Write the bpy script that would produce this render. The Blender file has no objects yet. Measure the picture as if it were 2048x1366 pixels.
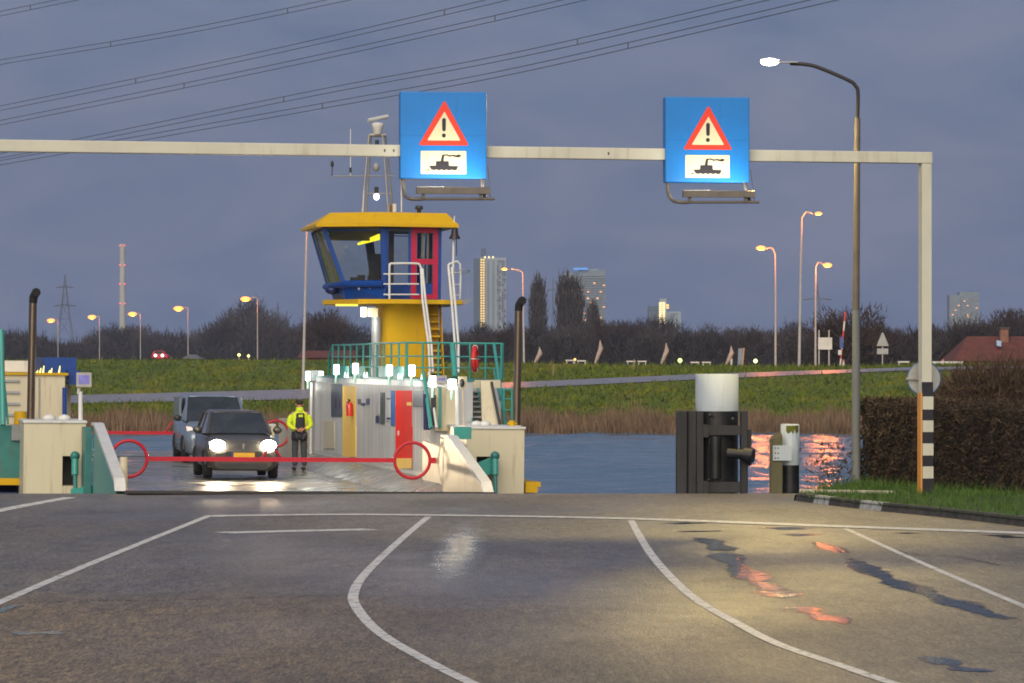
import bpy, bmesh, math, random
import numpy as np
from mathutils import Vector, Matrix, Euler
rnd = random.Random(7)
S = bpy.context.scene
COL = S.collection
R = math.radians

# ------------------------------------------------------------------ camera, world, sun, exposure
F, CX, Y0, CZ = 7300.0, 1024.0, 723.0, 2.35        # focal length in photo pixels, optical axis column, horizon row, eye height
cd = bpy.data.cameras.new('camera'); cam = bpy.data.objects.new('camera', cd); COL.objects.link(cam)
cd.sensor_width = 36.0; cd.lens = F / 2048 * 36.0
cd.shift_y = (Y0 - 683.0) / 2048
cd.clip_start = 0.5; cd.clip_end = 20000
cam.location = (0, 0, CZ); cam.rotation_euler = (R(90), 0, 0)
S.camera = cam
S.view_settings.view_transform = 'Standard'; S.view_settings.look = 'None'
S.view_settings.gamma = 1.0; S.view_settings.use_curve_mapping = False
S.view_settings.exposure = 1.5
cy = S.cycles
cy.use_denoising = True; cy.filter_width = 1.8; cy.max_bounces = 7; cy.diffuse_bounces = 3; cy.glossy_bounces = 4
cy.transparent_max_bounces = 12; cy.sample_clamp_indirect = 4.0; cy.caustics_reflective = False; cy.caustics_refractive = False
cy.use_adaptive_sampling = True; cy.adaptive_threshold = 0.012; cy.volume_bounces = 0

SUN_EL, SUN_ROT = R(33), R(190)
wd = bpy.data.worlds.new('World'); S.world = wd; wd.use_nodes = True
nt = wd.node_tree; nt.nodes.clear()
def wn(t, **k):
    n = nt.nodes.new(t)
    for a, b in k.items(): setattr(n, a, b)
    return n
wo = wn('ShaderNodeOutputWorld'); mixs = wn('ShaderNodeMixShader'); mixs.inputs[0].default_value = 0.9
b1 = wn('ShaderNodeBackground'); b1.inputs[1].default_value = 0.05
sky = wn('ShaderNodeTexSky', sky_type='NISHITA', sun_disc=False, sun_elevation=R(2.0), sun_rotation=SUN_ROT)
b2 = wn('ShaderNodeBackground'); b2.inputs[1].default_value = 0.37
tc = wn('ShaderNodeTexCoord'); mp = wn('ShaderNodeMapping'); mp.inputs['Scale'].default_value = (5, 5, 13)
nz = wn('ShaderNodeTexNoise'); nz.inputs['Scale'].default_value = 3.0; nz.inputs['Distortion'].default_value = .5; nz.inputs['Detail'].default_value = 8; nz.inputs['Roughness'].default_value = .55
cr = wn('ShaderNodeValToRGB')
cr.color_ramp.elements[0].position = .37; cr.color_ramp.elements[0].color = (.108, .160, .308, 1)
cr.color_ramp.elements[1].position = .63; cr.color_ramp.elements[1].color = (.180, .217, .352, 1)
L = nt.links.new
L(tc.outputs['Generated'], mp.inputs[0]); L(mp.outputs[0], nz.inputs[0]); L(nz.outputs[0], cr.inputs[0])
L(cr.outputs[0], b2.inputs[0]); L(sky.outputs[0], b1.inputs[0])
L(b1.outputs[0], mixs.inputs[1]); L(b2.outputs[0], mixs.inputs[2]); L(mixs.outputs[0], wo.inputs[0])

sd = bpy.data.lights.new('sun', 'SUN'); sd.energy = 1.2; sd.angle = R(60); sd.color = (1.0, .88, .68)
sun = bpy.data.objects.new('sun', sd); COL.objects.link(sun)
# the bright part of the dusk sky lies behind the camera
sun.rotation_euler = Vector((math.sin(SUN_ROT) * math.cos(SUN_EL), math.cos(SUN_ROT) * math.cos(SUN_EL), math.sin(SUN_EL))).to_track_quat('Z', 'Y').to_euler()

# ------------------------------------------------------------------ helpers
def W(px, py, Y):
    """photo pixel at distance Y -> place"""
    return Vector(((px - CX) / F * Y, Y, CZ - (py - Y0) / F * Y))
SL, QY = 0.006, 65.0                 # the landing slopes gently down to the quay edge at QY
def gz(Y): return SL * (QY - Y)
def G(px, py, lift=0.0):
    """photo pixel -> point on the sloping landing"""
    Y = (CZ - SL * QY) / ((py - Y0) / F - SL)
    return Vector(((px - CX) / F * Y, Y, gz(Y) + lift))
FM = Matrix.Translation((-3.65, 64.7, 0)) @ Matrix.Rotation(R(9.8), 4, 'Z') @ Matrix.Rotation(R(0.6), 4, 'Y')
FI = FM.inverted()
def FL(px, py, u=None, v=None, z=None):
    """photo pixel -> point in the ferry's own frame, on the plane u, v or z"""
    o = FI @ Vector((0, 0, CZ)); d = FI.to_3x3() @ Vector(((px - CX) / F, 1, -(py - Y0) / F))
    i, k = (0, u) if u is not None else (1, v) if v is not None else (2, z)
    return o + d * ((k - o[i]) / d[i])

MATS = {}
def M(name, col=(.5, .5, .5), rough=.55, metal=0.0, var=.16, scale=4.0, bump=0.0, bscale=None, emit=None, es=0.0, streak=False, dirt=None, spec=.5, grime=None):
    if name in MATS: return MATS[name]
    m = bpy.data.materials.new(name); m.use_nodes = True; t = m.node_tree; n = t.nodes; l = t.links.new
    b = n['Principled BSDF']; b.inputs['Roughness'].default_value = rough; b.inputs['Metallic'].default_value = metal
    b.inputs['Specular IOR Level'].default_value = spec
    c = n.new('ShaderNodeTexCoord'); mp = n.new('ShaderNodeMapping'); l(c.outputs['Object'], mp.inputs[0])
    if streak: mp.inputs['Scale'].default_value = (1, 1, .12)
    z = n.new('ShaderNodeTexNoise'); z.inputs['Scale'].default_value = scale; z.inputs['Detail'].default_value = 6; z.inputs['Roughness'].default_value = .62
    l(mp.outputs[0], z.inputs[0])
    r = n.new('ShaderNodeValToRGB'); e = r.color_ramp.elements
    e[0].position, e[1].position = .3, .72
    e[0].color = tuple(x * (1 - var) for x in col) + (1,); e[1].color = tuple(min(1, x * (1 + var)) for x in col) + (1,)
    if dirt:
        e[0].position = .40; d = e.new(.30); d.color = dirt + (1,)
    l(z.outputs[0], r.inputs[0]); l(r.outputs[0], b.inputs['Base Color'])
    if grime:                                   # run-down streaks and scuffs of rust or dirt
        gm_ = n.new('ShaderNodeMapping'); gm_.inputs['Scale'].default_value = (7, 7, .55); l(c.outputs['Object'], gm_.inputs[0])
        gz_ = n.new('ShaderNodeTexNoise'); gz_.inputs['Scale'].default_value = 1.1; gz_.inputs['Detail'].default_value = 7; gz_.inputs['Roughness'].default_value = .7; l(gm_.outputs[0], gz_.inputs[0])
        gr_ = n.new('ShaderNodeMapRange'); gr_.inputs['From Min'].default_value = .54; gr_.inputs['From Max'].default_value = .78; gr_.inputs['To Max'].default_value = grime[3]; l(gz_.outputs[0], gr_.inputs['Value'])
        gx_ = n.new('ShaderNodeMix'); gx_.data_type = 'RGBA'; l(gr_.outputs[0], gx_.inputs[0]); l(r.outputs[0], gx_.inputs[6]); gx_.inputs[7].default_value = tuple(grime[:3]) + (1,); l(gx_.outputs[2], b.inputs['Base Color'])
    if bump:
        bz = n.new('ShaderNodeTexNoise'); bz.inputs['Scale'].default_value = bscale or scale * 6; bz.inputs['Detail'].default_value = 4
        l(c.outputs['Object'], bz.inputs[0]); bn = n.new('ShaderNodeBump'); bn.inputs['Strength'].default_value = bump; bn.inputs['Distance'].default_value = .02
        l(bz.outputs[0], bn.inputs['Height']); l(bn.outputs[0], b.inputs['Normal'])
    if emit:
        b.inputs['Emission Color'].default_value = emit + (1,); b.inputs['Emission Strength'].default_value = es
    MATS[name] = m; return m

class MB:
    """collects shapes; build() links them as one mesh object"""
    def __init__(s): s.v = []; s.f = []; s.sm = []
    def add(s, vs, fs, smooth=False):
        k = len(s.v); s.v += [tuple(p) for p in vs]; s.f += [tuple(i + k for i in q) for q in fs]; s.sm += [smooth] * len(fs); return s
    def box(s, a, b, bev=0.0):
        x0, y0, z0 = [min(p, q) for p, q in zip(a, b)]; x1, y1, z1 = [max(p, q) for p, q in zip(a, b)]
        return s.add([(x0, y0, z0), (x1, y0, z0), (x1, y1, z0), (x0, y1, z0), (x0, y0, z1), (x1, y0, z1), (x1, y1, z1), (x0, y1, z1)],
                     [(0, 3, 2, 1), (4, 5, 6, 7), (0, 1, 5, 4), (1, 2, 6, 5), (2, 3, 7, 6), (3, 0, 4, 7)])
    def prism(s, poly, vec):
        n = len(poly); vec = Vector(vec); P = [Vector(p) for p in poly]
        return s.add(P + [p + vec for p in P], [tuple(range(n))[::-1], tuple(range(n, 2 * n))] + [(i, (i + 1) % n, n + (i + 1) % n, n + i) for i in range(n)])
    def loft(s, A, B):
        n = len(A)
        return s.add(list(A) + list(B), [tuple(range(n))[::-1], tuple(range(n, 2 * n))] + [(i, (i + 1) % n, n + (i + 1) % n, n + i) for i in range(n)])
    def tube(s, pts, r, n=8, r2=None, cap=True):
        P = [Vector(p) for p in pts]; m = len(P)
        if m < 2: return s
        rs = r if isinstance(r, (list, tuple)) else [r + ((r2 if r2 is not None else r) - r) * i / (m - 1) for i in range(m)]
        V = []; up = None
        for i, p in enumerate(P):
            d = (P[min(i + 1, m - 1)] - P[max(i - 1, 0)]).normalized()
            if up is None or abs(up.dot(d)) > .98: up = Vector((0, 0, 1)) if abs(d.z) < .9 else Vector((1, 0, 0))
            a = d.cross(up).normalized(); b = a.cross(d).normalized(); up = b
            for k in range(n):
                t = 2 * math.pi * (k + .5) / n; V.append(p + (a * math.cos(t) + b * math.sin(t)) * rs[i])
        Fs = [(i * n + k, i * n + (k + 1) % n, (i + 1) * n + (k + 1) % n, (i + 1) * n + k) for i in range(m - 1) for k in range(n)]
        s.add(V, Fs, n > 5)
        if cap: s.add(V[:n], [tuple(range(n))[::-1]]); s.add(V[-n:], [tuple(range(n))])
        return s
    def lathe(s, prof, c=(0, 0, 0), n=16, axis='z'):
        V = []
        for r, h in prof:
            for k in range(n):
                t = 2 * math.pi * k / n; a, b = r * math.cos(t), r * math.sin(t)
                q = (a, b, h) if axis == 'z' else (a, h, b) if axis == 'y' else (h, a, b)
                V.append((c[0] + q[0], c[1] + q[1], c[2] + q[2]))
        m = len(prof)
        s.add(V, [(i * n + k, i * n + (k + 1) % n, (i + 1) * n + (k + 1) % n, (i + 1) * n + k) for i in range(m - 1) for k in range(n)], True)
        s.add(V[:n], [tuple(range(n))[::-1]]); s.add(V[-n:], [tuple(range(n))]); return s
    def sph(s, c, r, n=10, sq=(1, 1, 1)):
        V = []; m = n // 2 + 1
        for i in range(m + 1):
            ph = math.pi * i / m
            for k in range(n):
                t = 2 * math.pi * k / n
                V.append((c[0] + r * sq[0] * math.sin(ph) * math.cos(t), c[1] + r * sq[1] * math.sin(ph) * math.sin(t), c[2] + r * sq[2] * math.cos(ph)))
        return s.add(V, [(i * n + k, i * n + (k + 1) % n, (i + 1) * n + (k + 1) % n, (i + 1) * n + k) for i in range(m) for k in range(n)], True)
    def torus(s, c, R_, r, axis=(0, 1, 0), n=28, k=8):
        ax = Vector(axis).normalized(); a = ax.cross(Vector((0, 0, 1)) if abs(ax.z) < .9 else Vector((1, 0, 0))).normalized(); b = ax.cross(a)
        V = []
        for i in range(n):
            t = 2 * math.pi * i / n; d = a * math.cos(t) + b * math.sin(t)
            for j in range(k):
                q = 2 * math.pi * j / k; V.append(Vector(c) + d * (R_ + r * math.cos(q)) + ax * (r * math.sin(q)))
        return s.add(V, [(i * k + j, ((i + 1) % n) * k + j, ((i + 1) % n) * k + (j + 1) % k, i * k + (j + 1) % k) for i in range(n) for j in range(k)], True)
    def mesh(s, name, mat):
        me = bpy.data.meshes.new(name); me.from_pydata(s.v, [], s.f)
        if s.sm: me.polygons.foreach_set('use_smooth', s.sm)
        bm = bmesh.new(); bm.from_mesh(me); bmesh.ops.recalc_face_normals(bm, faces=bm.faces); bm.to_mesh(me); bm.free()
        if mat: me.materials.append(mat)
        me.update(); return me
    def build(s, name, mat, parent=None, loc=None, bevel=0):
        o = bpy.data.objects.new(name, s.mesh(name, mat)); COL.objects.link(o)
        if parent: o.parent = parent
        if loc: o.location = loc
        if bevel:
            b = o.modifiers.new('bevel', 'BEVEL'); b.width = bevel; b.segments = 2; b.limit_method = 'ANGLE'
        return o

def link(name, me, parent=None, loc=(0, 0, 0), rz=0.0, sc=None):
    o = bpy.data.objects.new(name, me); COL.objects.link(o); o.parent = parent; o.location = loc; o.rotation_euler.z = rz
    if sc: o.scale = sc
    return o
def tag(o, label, cat, group=None):
    o['label'] = label; o['category'] = cat
    if group: o['group'] = group
    return o
def thing(name, label, cat, loc=(0, 0, 0), rz=0.0, group=None, mat4=None):
    o = bpy.data.objects.new(name, None); COL.objects.link(o); o.empty_display_size = .2
    if mat4 is not None: o.matrix_world = mat4
    else: o.location = loc; o.rotation_euler.z = rz
    return tag(o, label, cat, group)
def kind(o, k='structure', **kw):
    o['kind'] = k
    for a, b in kw.items(): o[a] = b
    return o
def light(name, typ, loc, power, col, parent=None, target=None, **k):
    d = bpy.data.lights.new(name, typ); d.energy = power; d.color = col
    for a, b in k.items(): setattr(d, a, b)
    o = bpy.data.objects.new(name, d); COL.objects.link(o); o.location = loc
    if target is not None: o.rotation_euler = (Vector(target) - Vector(loc)).to_track_quat('-Z', 'Y').to_euler()
    if parent: o.parent = parent
    return o
def tris(name, P, mat, parent=None):
    """P: (n,3,3) array of triangles joined into one mesh"""
    n = len(P); me = bpy.data.meshes.new(name)
    me.vertices.add(n * 3); me.vertices.foreach_set('co', np.asarray(P, dtype=np.float32).ravel())
    me.loops.add(n * 3); me.loops.foreach_set('vertex_index', np.arange(n * 3, dtype=np.int32))
    me.polygons.add(n); me.polygons.foreach_set('loop_start', np.arange(0, n * 3, 3, dtype=np.int32)); me.polygons.foreach_set('loop_total', np.full(n, 3, dtype=np.int32))
    me.update(calc_edges=True); me.materials.append(mat)
    return me
NR = np.random.RandomState(11)
def blades(base, h, w, lean, rs=NR):
    """thin upright triangles on base points"""
    n = len(base); a = rs.rand(n) * 6.283
    d = np.stack([np.cos(a), np.sin(a), 0 * a], 1) * (w / 2)[:, None]
    l = rs.randn(n, 3) * lean; l[:, 2] = 0
    tip = base + l * h[:, None] + np.stack([0 * h, 0 * h, h], 1)
    return np.stack([base - d, base + d, tip], 1)
# ------------------------------------------------------------------ the setting: landing road, quay, water, far bank
def asphalt():
    m = bpy.data.materials.new('wet_asphalt'); m.use_nodes = True; t = m.node_tree; n = t.nodes; l = t.links.new
    b = n['Principled BSDF']; c = n.new('ShaderNodeTexCoord')
    def noise(s, d=4, r=.55, sc=None):
        q = n.new('ShaderNodeTexNoise'); q.inputs['Scale'].default_value = s; q.inputs['Detail'].default_value = d; q.inputs['Roughness'].default_value = r
        if sc:
            mp = n.new('ShaderNodeMapping'); mp.inputs['Scale'].default_value = sc; l(c.outputs['Object'], mp.inputs[0]); l(mp.outputs[0], q.inputs[0])
        else: l(c.outputs['Object'], q.inputs[0])
        return q.outputs[0]
    def ramp(x, a, b_, ca, cb):
        r = n.new('ShaderNodeValToRGB'); e = r.color_ramp.elements; e[0].position, e[1].position = a, b_; e[0].color = ca; e[1].color = cb; l(x, r.inputs[0]); return r.outputs[0]
    fine = ramp(noise(48, 4, .85, (1, .11, 1)), .36, .66, (.052, .046, .040, 1), (.270, .238, .195, 1))
    big = ramp(noise(.35, 4, .6, (1, .28, 1)), .33, .68, (.62, .62, .66, 1), (1.25, 1.18, 1.08, 1))
    mid = ramp(noise(9, 6, .8, (1, .16, 1)), .36, .64, (.66, .66, .68, 1), (1.36, 1.32, 1.22, 1))
    m0 = n.new('ShaderNodeMix'); m0.data_type = 'RGBA'; m0.blend_type = 'MULTIPLY'; m0.inputs[0].default_value = 1; l(fine, m0.inputs[6]); l(mid, m0.inputs[7]); fine = m0.outputs[2]
    mx = n.new('ShaderNodeMix'); mx.data_type = 'RGBA'; mx.blend_type = 'MULTIPLY'; mx.inputs[0].default_value = 1; l(fine, mx.inputs[6]); l(big, mx.inputs[7])
    sx = n.new('ShaderNodeSeparateXYZ'); l(c.outputs['Object'], sx.inputs[0])     # older, browner near course, joined at a seam; tint also paints warm lamp light
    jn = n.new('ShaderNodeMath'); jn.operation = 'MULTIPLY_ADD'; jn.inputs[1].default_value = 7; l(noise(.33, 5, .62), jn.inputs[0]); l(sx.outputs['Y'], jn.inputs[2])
    YJ = G(350, 1198).y + 3.5; old_lit = n.new('ShaderNodeMapRange'); old_lit.inputs['From Min'].default_value = YJ + 1.6; old_lit.inputs['From Max'].default_value = YJ - 1.6; l(jn.outputs[0], old_lit.inputs['Value'])
    ox = n.new('ShaderNodeMapRange'); ox.inputs['From Min'].default_value = 1.5; ox.inputs['From Max'].default_value = -1.5; ox.inputs['To Min'].default_value = .25; l(sx.outputs['X'], ox.inputs['Value']); om = n.new('ShaderNodeMath'); om.operation = 'MULTIPLY'; l(old_lit.outputs[0], om.inputs[0]); l(ox.outputs[0], om.inputs[1]); old_lit = om  # kept mainly to the left, where the tint stands for lamp glow
    m3 = n.new('ShaderNodeMix'); m3.data_type = 'RGBA'; m3.blend_type = 'MULTIPLY'; l(old_lit.outputs[0], m3.inputs[0]); l(mx.outputs[2], m3.inputs[6]); m3.inputs[7].default_value = (1.30, 1.14, .84, 1)
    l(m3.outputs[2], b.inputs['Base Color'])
    wet = ramp(noise(.22, 5, .6, (1, .35, 1)), .32, .68, (.31, .31, .31, 1), (.58, .58, .58, 1))
    def wetspot(p, sx, sy, amt, prev):          # a damp hollow: smoother, so it mirrors more
        mp = n.new('ShaderNodeMapping'); mp.inputs['Scale'].default_value = (1 / sx, 1 / sy, .001); mp.inputs['Location'].default_value = (-p.x / sx, -p.y / sy, 0)
        dn = n.new('ShaderNodeTexNoise'); dn.inputs['Scale'].default_value = 1.6; dn.inputs['Detail'].default_value = 4; l(c.outputs['Object'], dn.inputs[0])
        ad = n.new('ShaderNodeVectorMath'); ad.operation = 'MULTIPLY_ADD'; ad.inputs[1].default_value = (sx * .7, sy * .7, 0); l(dn.outputs['Color'], ad.inputs[0]); l(c.outputs['Object'], ad.inputs[2]); l(ad.outputs[0], mp.inputs[0])
        gr = n.new('ShaderNodeTexGradient'); gr.gradient_type = 'SPHERICAL'; l(mp.outputs[0], gr.inputs[0])
        m1 = n.new('ShaderNodeMath'); m1.operation = 'MULTIPLY_ADD'; m1.inputs[1].default_value = -amt; l(gr.outputs['Fac'], m1.inputs[0]); l(prev, m1.inputs[2]); m1.use_clamp = True; return m1.outputs[0]
    q_ = G(905, 1080) + Vector((.24, 1.6, 0)); wet = wetspot(q_, .33, 8.5, .5, wet)
    q_ = G(1130, 1180) + Vector((.9, 3, 0)); wet = wetspot(q_, 2.6, 9, .16, wet)
    m4 = n.new('ShaderNodeMath'); m4.operation = 'MULTIPLY_ADD'; m4.inputs[1].default_value = .12; l(old_lit.outputs[0], m4.inputs[0]); l(wet, m4.inputs[2]); m4.use_clamp = True
    l(m4.outputs[0], b.inputs['Roughness'])
    bn = n.new('ShaderNodeBump'); bn.inputs['Strength'].default_value = .8; bn.inputs['Distance'].default_value = .014; l(noise(40, 4, .85, (1, .12, 1)), bn.inputs['Height']); l(bn.outputs[0], b.inputs['Normal'])
    return m
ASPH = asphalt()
# near land under everything (dark earth and grass), then the asphalt sheet
LAND = M('near_land_grass', (.05, .065, .02), .9, var=.4, scale=.8)
mb = MB(); q = []
for Y in (-300, QY): q.append([(-400, Y, gz(Y) - .03), (400, Y, gz(Y) - .03)])
mb.add([q[0][0], q[0][1], q[1][1], q[1][0]], [(0, 1, 2, 3)])
mb.add([q[1][0], q[1][1], (400, QY, -3.5), (-400, QY, -3.5)], [(0, 1, 2, 3)])
kind(mb.build('ground', LAND))
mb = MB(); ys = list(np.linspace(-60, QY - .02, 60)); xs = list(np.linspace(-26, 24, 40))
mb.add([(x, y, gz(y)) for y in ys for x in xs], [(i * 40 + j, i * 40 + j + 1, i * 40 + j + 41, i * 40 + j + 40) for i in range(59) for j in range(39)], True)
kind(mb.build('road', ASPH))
CONC = M('quay_concrete', (.25, .24, .21), .7, var=.25, scale=2, bump=.4)
kind(MB().box((-26, QY - .02, -3.5), (24, QY + .12, -.015)).build('quay_wall', CONC))

# painted lines
def linemat():
    m = bpy.data.materials.new('worn_road_paint'); m.use_nodes = True; t = m.node_tree; n = t.nodes; l = t.links.new
    b = n['Principled BSDF']; b.inputs['Roughness'].default_value = .5; c = n.new('ShaderNodeTexCoord')
    z = n.new('ShaderNodeTexNoise'); z.inputs['Scale'].default_value = 9; z.inputs['Detail'].default_value = 8; z.inputs['Roughness'].default_value = .75; l(c.outputs['Object'], z.inputs[0])
    r = n.new('ShaderNodeValToRGB'); e = r.color_ramp.elements; e[0].position, e[1].position = .36, .5; e[0].color = (.16, .15, .13, 1); e[1].color = (.72, .69, .62, 1)
    l(z.outputs[0], r.inputs[0]); l(r.outputs[0], b.inputs['Base Color']); return m
PAINT = linemat()
def smooth(pts, k=8):
    P = [Vector(p) for p in pts]; out = []
    for i in range(len(P) - 1):
        a, b, c, d = P[max(i - 1, 0)], P[i], P[i + 1], P[min(i + 2, len(P) - 1)]
        for j in range(k):
            t = j / k; out.append(.5 * ((2 * b) + (c - a) * t + (2 * a - 5 * b + 4 * c - d) * t * t + (3 * b - a - 3 * c + d) * t ** 3))
    return out + [P[-1]]
def ribbon(pts, w, lift):
    V = []; n = len(pts)
    for i, p in enumerate(pts):
        d = (pts[min(i + 1, n - 1)] - pts[max(i - 1, 0)]); d.z = 0; d.normalize(); s = Vector((-d.y, d.x, 0))
        ww = w[i] if isinstance(w, list) else w
        for k in (-1, 1):
            q = p + s * (k * ww / 2); V.append((q.x, q.y, gz(q.y) + lift))
    return V, [(2 * i, 2 * i + 1, 2 * i + 3, 2 * i + 2) for i in range(n - 1)]
for pts, w, lift, nm in [
    ([(415, 1033), (200, 1120), (0, 1205), (-200, 1292)], .11, .004, 'lane_line'),
    ([(856, 1034), (800, 1081), (733, 1145), (708, 1185), (713, 1215), (758, 1265), (850, 1320), (950, 1370), (1120, 1446)], .098, .004, 'lane_line'),
    ([(1262, 1041), (1303, 1110), (1380, 1190), (1480, 1250), (1560, 1290), (1680, 1331), (1790, 1368), (1990, 1420)], .098, .004, 'lane_line'),
    ([(1690, 1057), (1850, 1129), (2048, 1213), (2250, 1296)], .08, .004, 'lane_line'),
    ([(415, 1033), (640, 1030), (856, 1031), (1255, 1038), (1690, 1054), (2048, 1067), (2400, 1082)], .55, .008, 'stop_line'),
    ([(445, 1066), (600, 1062), (742, 1059)], .5, .004, 'stop_line'),
    ([(-120, 1051), (0, 1021), (140, 995)], .26, .004, 'edge_line')]:
    P = smooth([G(*p) for p in pts]); v, f = ribbon(P, w, lift)
    kind(MB().add(v, f).build(nm, PAINT))
# standing water in the wheel tracks: damp soft margins, clear water in the middle
PUD = bpy.data.materials.new('puddle_water'); PUD.use_nodes = True
def pudmat(m):
    t = m.node_tree; n = t.nodes; l = t.links.new; b = n['Principled BSDF']; out = n['Material Output']; b.inputs['Base Color'].default_value = (.012, .013, .015, 1)
    at = n.new('ShaderNodeAttribute'); at.attribute_name = 'wet'; c = n.new('ShaderNodeTexCoord')
    mp = n.new('ShaderNodeMapping'); mp.inputs['Scale'].default_value = (1, .7, 1); l(c.outputs['Object'], mp.inputs[0])
    z = n.new('ShaderNodeTexNoise'); z.inputs['Scale'].default_value = 3.2; z.inputs['Detail'].default_value = 6; z.inputs['Roughness'].default_value = .7; l(mp.outputs[0], z.inputs[0])
    ad = n.new('ShaderNodeMath'); ad.operation = 'MULTIPLY_ADD'; ad.inputs[1].default_value = 2.0; l(z.outputs[0], ad.inputs[0]); l(at.outputs['Fac'], ad.inputs[2])
    mr = n.new('ShaderNodeMapRange'); mr.interpolation_type = 'SMOOTHSTEP'; mr.inputs['From Min'].default_value = 1.42; mr.inputs['From Max'].default_value = 1.85; l(ad.outputs[0], mr.inputs['Value'])
    rr = n.new('ShaderNodeMapRange'); rr.inputs['From Min'].default_value = .9; rr.inputs['From Max'].default_value = 1.45; rr.inputs['To Min'].default_value = .13; rr.inputs['To Max'].default_value = .09; l(ad.outputs[0], rr.inputs['Value']); l(rr.outputs[0], b.inputs['Roughness'])
    z2 = n.new('ShaderNodeTexNoise'); z2.inputs['Scale'].default_value = 22; z2.inputs['Detail'].default_value = 3; l(mp.outputs[0], z2.inputs[0]); bn = n.new('ShaderNodeBump'); bn.inputs['Strength'].default_value = .24; bn.inputs['Distance'].default_value = .02; l(z2.outputs[0], bn.inputs['Height']); l(bn.outputs[0], b.inputs['Normal'])
    tr = n.new('ShaderNodeBsdfTransparent'); mx = n.new('ShaderNodeMixShader'); l(mr.outputs[0], mx.inputs[0]); l(tr.outputs[0], mx.inputs[1]); l(b.outputs[0], mx.inputs[2]); l(mx.outputs[0], out.inputs['Surface'])
pudmat(PUD)
def puddle(pts, w, seed):
    r = random.Random(seed); P = smooth([G(*p) for p in pts], 10); n = len(P); V = []; A = []
    for i, p in enumerate(P):
        t = i / (n - 1); d = P[min(i + 1, n - 1)] - P[max(i - 1, 0)]; d.z = 0; d.normalize(); s = Vector((-d.y, d.x, 0)); ww = w * .95 * (1 + .3 * math.sin(i * .5 + seed) + .15 * r.uniform(-1, 1)); e = min(1, 7 * t, 7 * (1 - t))
        for k, a in ((-1, 0), (-.5, .7), (0, 1), (.5, .7), (1, 0)):
            q = p + s * (k * ww); V.append((q.x, q.y, gz(q.y) + .004)); A.append(a * e)
    o = MB().add(V, [(5 * i + k, 5 * i + k + 1, 5 * i + k + 6, 5 * i + k + 5) for i in range(n - 1) for k in range(4)], True).build('puddle', PUD); at = o.data.attributes.new('wet', 'FLOAT', 'POINT'); at.data.foreach_set('value', A); kind(o)
puddle([(1340, 1046), (1365, 1047), (1390, 1048)], .5, 1)
puddle([(1380, 1062), (1396, 1063), (1412, 1064)], .5, 2)
puddle([(1392, 1074), (1415, 1082), (1440, 1094), (1448, 1104)], .25, 3)
puddle([(1442, 1098), (1462, 1120), (1495, 1148), (1540, 1178), (1590, 1205)], .26, 4)
puddle([(1590, 1212), (1625, 1226), (1665, 1240), (1700, 1252)], .22, 5)
puddle([(1545, 1055), (1575, 1057), (1605, 1059)], .5, 6)
puddle([(1585, 1068), (1602, 1070), (1625, 1071)], .4, 7)
puddle([(1625, 1083), (1660, 1096), (1690, 1108)], .22, 8)
puddle([(1685, 1106), (1735, 1140), (1800, 1168), (1870, 1192), (1960, 1222), (2050, 1254)], .24, 9)
puddle([(1835, 1308), (1890, 1326), (1930, 1338), (1985, 1346)], .18, 10)
puddle([(-60, 1235), (0, 1222), (40, 1208)], .1, 11)
puddle([(20, 1268), (70, 1267), (130, 1266)], .3, 12)
puddle([(1995, 1070), (2020, 1074), (2060, 1076)], .3, 13)
puddle([(1800, 1066), (1815, 1067), (1832, 1068)], .25, 14)
# seams and cracks in the asphalt
TAR = M('tar_seam', (.018, .017, .016), .55, var=.3)
for pts, w in [([(-60, 1206), (150, 1203), (400, 1199), (700, 1190)], .03), ([(1760, 1090), (1830, 1110), (1900, 1112), (2000, 1130)], .03)]:
    r_ = random.Random(int(pts[1][0])); P = smooth([G(*p) for p in pts], 12); P = [p + Vector((r_.uniform(-.025, .025), r_.uniform(-.1, .1), 0)) for p in P]
    v, f_ = ribbon(P, [w * r_.uniform(.3, 1.3) for _ in P], .0035); kind(MB().add(v, f_).build('road_seam', TAR))
# verge right of the road: kerb stones, grass bank
VERGE = M('verge_grass', (.032, .068, .009), .85, var=.45, scale=3, bump=.5)
kl = smooth([G(*p) for p in [(1590, 1001), (1640, 1008), (1740, 1020), (1850, 1031), (1950, 1042), (2048, 1054), (2400, 1098)]], 10)
def vz(x, y, base): return base
mb = MB(); V = []; cols = 14
back = [Vector((6.7 + 30 * (i / (len(kl) - 1)), 70 + 24 * (i / (len(kl) - 1)), .0 + .4 * (i / (len(kl) - 1)))) for i in range(len(kl))]
d_ = (kl[-1] - kl[-4]).normalized()
for i in range(1, 9):
    p = kl[-1] + d_ * 3.5; p.z = gz(p.y); kl.append(p); back.append(Vector((46, 80 - 6 * i, .4)))
for i, p in enumerate(kl):
    for j in range(cols):
        t = j / (cols - 1); q = p.lerp(back[i], t)
        V.append((q.x, q.y, (p.z + .10) * (1 - t) + (q.z + .02) * t + .05 * math.sin(3 * q.x + q.y) * min(1, t * 4) * .5))
n = len(kl)
mb.add(V, [(i * cols + j, (i + 1) * cols + j, (i + 1) * cols + j + 1, i * cols + j + 1) for i in range(n - 1) for j in range(cols - 1)], True)
mb.add([V[j] for j in range(cols)] + [(V[j][0] - .5, V[j][1], -2.2) for j in range(cols)], [(j, j + 1, cols + j + 1, cols + j) for j in range(cols - 1)])
kind(mb.build('verge', VERGE))
kerb = kind(thing('kerb', 'x', 'x')); del kerb['label']; del kerb['category']
KB = M('kerb_dark', (.065, .06, .055), .8, var=.5, scale=5, bump=.5); KW = M('kerb_white', (.48, .48, .46), .7, var=.35, scale=5, dirt=(.2, .19, .17))
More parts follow.
